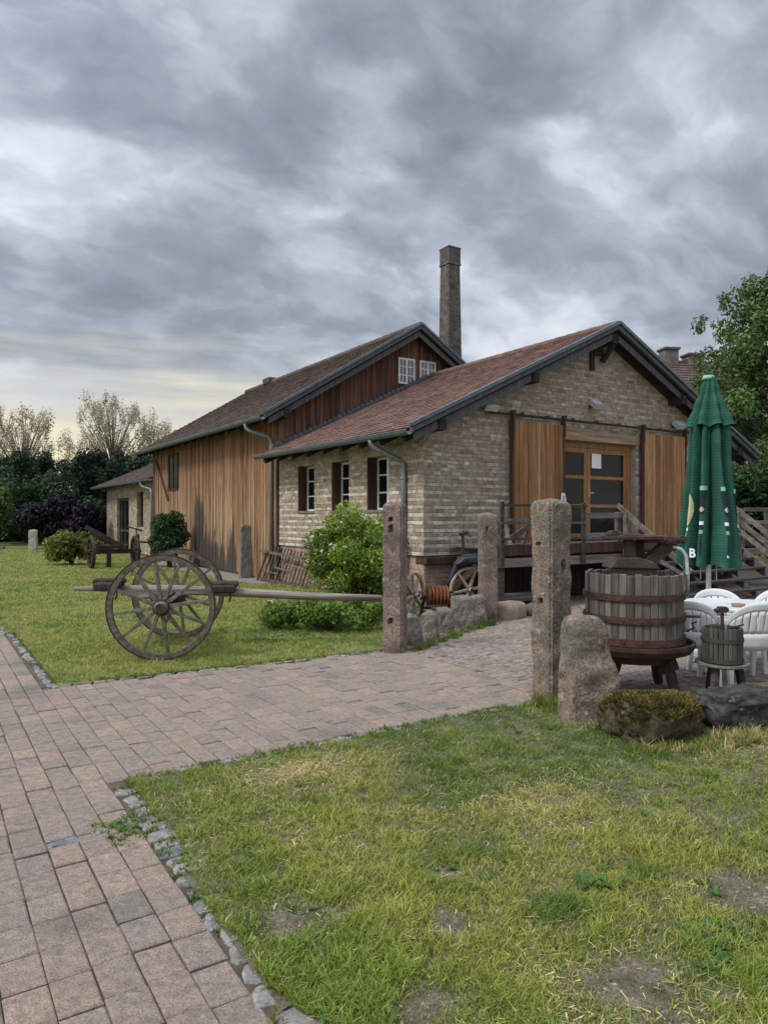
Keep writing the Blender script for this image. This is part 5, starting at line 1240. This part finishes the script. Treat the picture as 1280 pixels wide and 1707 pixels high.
printed('print', m_mark_white, lambda v: crest(-.66, 1.67)-.05, 1.455, 1.49, lambda v: .024)
printed('print', m_mark_mint, lambda v: crest(-.66, 1.67)-.05, 1.40, 1.44, lambda v: .02)
printed('print', m_mark_red, lambda v: crest(-.50, 1.23)+.25, 1.18, 1.29, lambda v: .02)
printed('print', m_mark_red, lambda v: crest(1.2, 1.22), 1.16, 1.28, lambda v: .03)
printed('print', m_mark_white, lambda v: crest(.62, 1.2), 1.19, 1.215, lambda v: .012)
# the letter
cu = bpy.data.curves.new('letter', 'FONT'); cu.body = 'B'; cu.size = .125; cu.extrude = 0; cu.align_x = 'CENTER'; cu.offset = .0035
to = bpy.data.objects.new('letter_tmp', cu); COL.objects.link(to); bpy.context.view_layer.update()
me = bpy.data.meshes.new_from_object(to.evaluated_get(bpy.context.evaluated_depsgraph_get())); bpy.data.objects.remove(to)
bm = bmesh.new(); bm.from_mesh(me); bmesh.ops.subdivide_edges(bm, edges=bm.edges, cuts=2, use_grid_fill=True)
psi0 = -.50
for v in bm.verts:
    z = 1.19+v.co.y; r = max(can(psi0+.02*k, 1.19+.02*m, LOW, 9, .60, .3) for k in range(-8, 9) for m in range(6))+.006; v.co = Vector((r*math.sin(psi0)+v.co.x*math.cos(psi0)-.012, -r*math.cos(psi0)+v.co.x*math.sin(psi0), z))
bm.to_mesh(me); bm.free(); me.materials.append(m_mark_white); lo = bpy.data.objects.new('letter', me); COL.objects.link(lo); lo.parent = cano

# ================================================================== HAY RACK, FAR WAGONS
hk = thing('hay_rack', 'weathered slatted hay rack leaning on the house wall behind the shrub', 'hay rack', W(0,0), YAW)
Pu = lambda y: Vector((-.12, y, .72-.10*(6.9-y)/2.7)); Pl = lambda y: Vector((-.34, y, .05-.03*(6.9-y)/2.7))
b = MB(); b.bar(Pu(7.0), Pu(3.9), .05, .06); b.build('top_rail', m_grey, hk); b = MB(); b.bar(Pl(6.7), Pl(3.9), .05, .06); b.build('bottom_rail', m_greyd, hk)
for k in range(14):
    y = 6.35-k*.18; j = random.uniform(-.02,.02); d = (Pu(y)-Pl(y)); s = MB(); s.bar(Pl(y)-d*.03, Pl(y)+d*(1.26+j), .028, .03); s.build('slat', m_grey if k % 3 else m_browntrim, hk)
b = MB(); b.bar(Pl(6.62)+Vector((-.05,0,-.1)), Pu(6.5)+Vector((-.04,0,0)), .05,.05); b.build('end_post', m_browntrim, hk)
b = MB(); 
for k in range(3): b.tube([Pl(6.3)+Vector((-.03,-.7*k,.22+.12*k)), Pl(5.4)+Vector((-.03,-.7*k,.20+.10*k))], .018, 6)
b.build('cross_rail', m_grey, hk)
wg = thing('dark_wagon', 'dark wooden wagon frame by the doorway of the outbuilding', 'wagon', (-8.55,22.6,0), YAW)
wheel(wg, (-.72,0,.50), R(90), .50, 'wheel', 10, m_dark, .09, .09, .09); wheel(wg, (.62,0,.50), R(90), .50, 'wheel', 10, m_dark, .09, .09, .09)
b = MB(); b.box(-.68,.58,-.07,.07,.44,.58); b.build('axle', m_dark, wg); b = MB(); b.box(-.50,.40,-.12,.12,.60,.72); b.build('bolster', m_dark, wg, bevel=.02)
b = MB(); b.bar((.3,-.1,.62),(-.85,.2,1.30),.08,.12); b.build('shaft', m_dark, wg); b = MB(); b.bar((.1,.1,.66),(-.6,.4,1.05),.07,.1); b.build('shaft', m_dark, wg)
b = MB(); b.box(-.25,-.13,-.06,.06,0,.44); b.build('prop', m_dark, wg)
pm = thing('old_pump', 'old iron pump with a crooked handle between the wagon and the bush', 'pump', (-7.95,22.9,0), YAW)
b = MB(); b.tube([(0,0,0),(0,0,.95)], .07, 10); b.tube([(0,0,.95),(.02,0,1.05)], [.085,.05], 10); b.build('body', m_rustd, pm, smooth=True)
b = MB(); b.tube([(0,0,1.0),(-.05,0,1.22),(-.30,0,1.30)], .022, 8); b.tube([(-.05,0,1.22),(.16,0,1.16)], .03, 8); b.build('handle', m_rustd, pm)
b = MB(); b.tube([(.05,0,.8),(.35,0,.78),(.42,0,.66)], .03, 8); b.build('spout', m_rustd, pm)
lc = thing('farm_drawbar', 'dark cart drawbar reaching in from the left picture edge', 'cart', (-14.1,24.9,0), R(4))
b = MB(); b.box(-.6,.78,-.06,.06,.46,.58); b.build('drawbar', m_grey, lc, bevel=.015); b = MB(); b.box(.05,.22,-.16,.16,.40,.66); b.build('crosspiece', m_dark, lc, bevel=.02)
wheel(lc, (-.35,-.25,.36), R(0), .36, 'wheel', 8, m_dark, .07, .08, .07)

# ================================================================== PLANTS
def leaves(name, clumps, n, size, cols, seed, mat, parent=None, aspect=.5, shell=.6, jitter=.25, down=0., flowers=None, droop=0.):
    """leaf-sized faces spread through clumps (x, y, z, rx, ry, rz[, tone])"""
    rs = np.random.RandomState(seed); cl = np.array([list(c)+[1.0]*(7-len(c)) for c in clumps], dtype=float)
    vol = (cl[:,3]*cl[:,4]*cl[:,5])**(2/3); ci = rs.choice(len(cl), n, p=vol/vol.sum()); c = cl[ci]
    d = rs.randn(n,3); d /= np.linalg.norm(d, axis=1)[:,None]
    r = np.where(rs.rand(n) < shell, 1-.22*rs.rand(n), rs.rand(n)**.5)*(1+jitter*.5*rs.randn(n)*.5)
    P = c[:,:3] + d*r[:,None]*c[:,3:6]
    lp_ = np.maximum(P[:,2], .01); P[:,2] = lp_
    nrm = d*.7 + rs.randn(n,3)*.55 + np.array([0,0,.35]); nrm /= np.linalg.norm(nrm, axis=1)[:,None]
    a = np.cross(nrm, rs.randn(n,3)); a /= np.linalg.norm(a, axis=1)[:,None]; b = np.cross(nrm, a)
    if droop: a[:,2] -= droop; a /= np.linalg.norm(a, axis=1)[:,None]
    s = size*(.55+.8*rs.rand(n))[:,None]
    V = np.stack([P-a*s, P+b*s*aspect+nrm*s*.12, P+a*s, P-b*s*aspect+nrm*s*.12], 1)
    k0, k1 = np.array(cols[0]), np.array(cols[1]); t = rs.rand(n,1)**1.2
    ct = (k0+(k1-k0)*t)*(.75+.5*rs.rand(n,1))*c[:,6:7]
    if len(cols) > 2: ct = np.where(rs.rand(n,1) < .10, np.array(cols[2])*(.8+.4*rs.rand(n,1)), ct)
    return npmesh(name, V.reshape(-1,3), np.arange(n*4).reshape(-1,4), mat, parent, np.repeat(ct[:,None],4,1).reshape(-1,3))
def stems(name, mat, parent, pts, r=.02):
    b = MB()
    for p in pts: b.tube(p, [r*(1-.75*i/(len(p)-1)) for i in range(len(p))], 6)
    return b.build(name, mat, parent)
def rnd_clumps(rng, n, cx, cy, cz, rx, ry, rz, s0, s1, zmin=None, tone=(.75,1.2), power=.5):
    out = []
    for k in range(n):
        while True:
            u, v, w = rng.uniform(-1,1), rng.uniform(-1,1), rng.uniform(-1,1); q = u*u+v*v+w*w
            if .12 < q < 1: break
        s = rng.uniform(s0, s1); out.append((cx+u*rx, cy+v*ry, max(cz+w*rz, s*.6 if zmin is None else zmin), s, s, s*.85, rng.uniform(*tone)))
    return out
pr_ = random.Random(77)
def bush(name, label, cat, loc, w, d, h, n, size, cols, seed, nc=16, cs=(.22,.4), tone=(.7,1.25), shell=.6, aspect=.5, flowers=0, jitter=.25):
    t = thing(name, label, cat, loc, 0); m = min(w, h)/2
    cl = rnd_clumps(pr_, nc, 0, 0, h*.54, w*.5-m*cs[0], d*.5-m*cs[0], h*.44-m*cs[0]*.5, m*cs[0], m*cs[1], tone=tone)
    leaves('foliage', cl, n, size, cols, seed, m_leaf, t, aspect, shell, jitter)
    pts = []
    for c in cl[:14]:
        pts.append([(pr_.uniform(-.08,.08), pr_.uniform(-.08,.08), 0), (c[0]*.4, c[1]*.4, c[2]*.5), (c[0], c[1], c[2]+c[5]*.5)])
    stems('stem', m_bark, t, pts, .022)
    if flowers:
        rs = np.random.RandomState(seed+5); V = []; Q = []
        for k in range(flowers):
            c = cl[rs.randint(len(cl))]; dd = rs.randn(3); dd[1] -= .7; dd[2] += .2; dd /= np.linalg.norm(dd); P = np.array(c[:3])+dd*np.array(c[3:6])*1.05
            for q in range(7):
                o = rs.randn(3)*.014; s = .010+.008*rs.rand(); a = rs.randn(3); a /= np.linalg.norm(a); b = np.cross(a, dd); b /= np.linalg.norm(b)+1e-6; i = len(V)
                V += [P+o-a*s, P+o+b*s, P+o+a*s, P+o-b*s]; Q.append((i,i+1,i+2,i+3))
        C = np.tile(np.array([.72,.74,.62]), (len(V),1)); npmesh('blossom', np.array(V), np.array(Q), m_leaf, t, C)
    return t
GR = [(.055,.115,.018),(.145,.225,.035)]
bush('flowering_shrub', 'rounded bright green shrub with white blossoms before the stone house', 'shrub', (-.40,11.05,0), 1.72, 1.5, 1.84, 30000, .029, [(.095,.175,.022),(.24,.33,.045),(.34,.41,.10)], 5, 70, (.20,.34), flowers=45, tone=(.62,1.3))
bush('low_perennials', 'low leafy plants with a few white flowers under the flowering shrub', 'plants', (-.80,10.15,0), 2.3, 1.0, .46, 10000, .028, [(.07,.14,.02),(.17,.25,.04)], 6, 40, (.4,.8), flowers=16)
bush('leafy_bush', 'dark green rounded bush growing against the barn corner', 'bush', tuple(W(-.85,12.68)), 1.30, 1.2, 1.85, 8000, .058, [(.025,.060,.022),(.07,.13,.04)], 7, 34, (.28,.5), tone=(.6,1.3))
bush('golden_bush', 'low yellow green bush left of the dark wagon', 'bush', (-10.45,23.8,0), 2.1, 1.6, 1.18, 7000, .06, [(.085,.11,.022),(.19,.20,.045)], 8, 22, (.4,.65), tone=(.65,1.25))
bush('purple_hedge', 'wide dark purple leaved hedge before the trees', 'hedge', (-16.3,35.6,0), 4.9, 2.4, 2.75, 13000, .10, [(.010,.008,.013),(.026,.019,.030),(.04,.03,.045)], 9, 46, (.3,.5), tone=(.6,1.5))
bush('green_shrub', 'bright green shrub left of the purple hedge', 'shrub', (-20.6,36.5,0), 3.0, 2.0, 3.3, 6000, .11, [(.045,.085,.018),(.09,.14,.03)], 10, 20, (.3,.5))
bush('green_shrub', 'dark leafy shrub seen under the right eave of the house beside the parasol', 'shrub', (11.9,21.5,0), 4.8, 2.2, 3.6, 16000, .085, [(.022,.055,.016),(.055,.105,.026)], 11, 40, (.25,.45))

bush('green_shrub', 'wide dark green thicket filling the gap between the purple hedge and the trees', 'shrub', (-20.5,41.5,0), 8.5, 2.6, 4.3, 12000, .12, [(.020,.045,.018),(.045,.085,.026)], 12, 40, (.3,.5))
def tree(name, label, loc, h, trunk, clumps, n, size, cols, seed, mat, group=None, bark=None, aspect=.55, shell=.5, limbs=10, lean=(0,0), jitter=.35, aim=None, twigs=0):
    t = thing(name, label, 'tree', loc, 0, group); rng = random.Random(seed)
    b = MB(); top = Vector((lean[0], lean[1], h*.86)); tp = [Vector((0,0,-.1)), Vector((lean[0]*.2, lean[1]*.2, h*.25)), Vector((lean[0]*.5, lean[1]*.5, h*.55)), top]
    b.tube(tp, [trunk, trunk*.75, trunk*.42, trunk*.1], 10)
    def at(f):
        k = min(2, int(f*3)); return tp[k].lerp(tp[k+1], f*3-k)
    for c in (clumps if twigs else rng.sample(clumps, min(limbs, len(clumps)))):
        e = Vector(c[:3]); f = max(.12, min(.92, (e.z-h*.14)/h)); s = at(f*.85); mid = s.lerp(e, .55)+Vector((0,0,.05*h*rng.uniform(-.2,.6)))
        r0 = trunk*(.42*(1-f)+.10); b.tube([s, mid, e], [r0, r0*.55, r0*.15], 6)
        for q in range(twigs):
            d = Vector((rng.uniform(-1,1), rng.uniform(-1,1), rng.uniform(.1,1.1))); m2 = mid.lerp(e, rng.uniform(0,1)); b.tube([m2, m2+Vector((d.x*c[3],d.y*c[3],d.z*c[5]))*.7, m2+Vector((d.x*c[3]*1.1,d.y*c[3]*1.1,d.z*c[5]*1.3))], [r0*.28, r0*.18, r0*.06], 4)
    b.build('trunk', bark or m_bark, t)
    leaves('crown', clumps, n, size, cols, seed, mat, t, aspect, shell, jitter)
    return t
# dark belt of trees on the left
tr2 = random.Random(15)
belt = [(-27.5,47,5.6,4.6,'dark bushy tree at the far left edge of the belt',0),(-22.6,45,5.9,4.4,'dark green tree behind the purple hedge, left of the tallest conifer',1),(-18.3,46,6.3,4.2,'blackish conifer in the middle of the tree belt',2),(-14.6,44,6.0,4.0,'dark green tree above the roof of the outbuilding, left one',1),(-11.6,45,5.4,3.8,'dark tree closest to the barn corner behind the outbuilding',0),(-31.5,50,6.3,4.8,'dark tree beyond the left picture edge of the belt',1),(-20.4,49,5.9,4.8,'deep green tree tucked behind the belt between two darker ones',2),(-25.2,49,6.2,5.0,'bottle green tree between the left trees of the belt, standing further back',1),(-16.6,49,6.2,5.0,'mid green tree standing back in the belt right of the conifer',0),(-13.0,48,6.4,4.6,'dark round tree behind the belt by the barn eave',2),(-29.4,46,5.4,4.6,'dusky low tree in front at the left end of the belt',2)]
for k, (X_, Y_, h_, w_, lb, ty) in enumerate(belt):
    cols = [[(.020,.042,.014),(.045,.080,.022)],[(.018,.045,.020),(.040,.078,.030)],[(.012,.028,.015),(.026,.048,.022)]][ty]
    cl = []
    for q in range(44):
        z = tr2.uniform(.03,.96); s = tr2.uniform(.5,.95)*(1.1-.45*z); rr = (w_/2)*(1-.38*z**2.2)*math.sqrt(tr2.random()); a = tr2.uniform(0,6.28)
        cl.append((rr*math.cos(a), rr*math.sin(a), z*(h_-.3), s, s, s*.85, tr2.uniform(.6,1.35)))
    tree('dark_tree', lb, (X_, Y_, 0), h_, .2, cl, 11000, .13, cols, 60+k, m_leaf, 'dark trees of the far belt', shell=.5)
# pale airy trees behind the belt
def airy(lb, X_, Y_, h_, w_, seed, nb, tone):
    rng = random.Random(seed); cl = []
    for k in range(nb):
        f = rng.uniform(.30,.97)**1.1; a = rng.uniform(0,6.28); rr = w_/2*math.sqrt(rng.random())*(1.15-.75*max(0,f-.45)); s = rng.uniform(.30,.55)
        cl.append((rr*math.cos(a), rr*math.sin(a), h_*f, s*.7, s*.7, s*1.7, rng.uniform(.7,1.2)))
    tree('pale_tree', lb, (X_, Y_, 0), h_, .22, cl, int(nb*95), .070, [(.32,.28,.19),(.56,.50,.36)] if tone else [(.28,.25,.17),(.50,.45,.32)], seed, m_thin, 'pale airy trees behind the dark belt', m_twig, .6, .2, 14, jitter=.5, twigs=4)
airy('pale thinly leaved tree, widest one, left of the barn roof', -20.6, 54, 10.7, 7.6, 91, 170, 1)
airy('pale thinly leaved tree with one thin spire at the left', -27.4, 54, 10.0, 5.2, 92, 110, 1)
airy('pale small tree closest to the barn roof edge', -17.8, 55, 9.0, 4.2, 93, 60, 0)
airy('pale tree cut by the left picture edge', -31.2, 56, 9.3, 4.6, 94, 60, 0)
# big leafy tree on the right behind the house
rt = random.Random(19); cl = []
for q in range(190):
    z = rt.uniform(.10,1.0); s = rt.uniform(.34,.72); rr = 3.6*math.sqrt(rt.random())*(1.10-.70*z**1.7); a = rt.uniform(0,6.28)
    cl.append((rr*math.cos(a), rr*math.sin(a), 1.3+z*8.4, s, s, s*.8, rt.uniform(.6,1.35)))
for (px_, py_) in ((1174,530),(1190,545),(1205,562),(1168,545),(1208,495),(1212,510),(1225,520),(1236,490),(1246,468),(1252,480),(1262,485),(1172,590),(1185,585),(1190,605),(1200,590),(1172,605),(1180,640),(1176,625)):
    cl.append(((px_-640)/1183*24-13.9, rt.uniform(-.5,.5), 1.6-(py_-862)/1183*24, .26, .26, .22, rt.uniform(.8,1.2)))
tree('leafy_tree', 'big green broadleaf tree at the right edge behind the house roof', (13.9,24,0), 9.6, .24, cl, 46000, .074, [(.055,.110,.034),(.135,.210,.062),(.20,.25,.085)], 120, m_leaf, None, limbs=26, shell=.45, jitter=.5)
cl = []
for q in range(70):
    z = rt.uniform(.05,1); s = rt.uniform(.5,.9); a = rt.uniform(0,6.28); rr = 3.2*math.sqrt(rt.random()); cl.append((rr*math.cos(a), rr*math.sin(a)*.7, .8+z*5.6, s, s, s*.8, rt.uniform(.6,1.3)))
tree('leafy_tree', 'darker lower tree filling the gap behind the tall right tree', (18.5,29,0), 7, .2, cl, 14000, .12, [(.025,.055,.016),(.06,.105,.028)], 121, m_leaf, None, limbs=12)
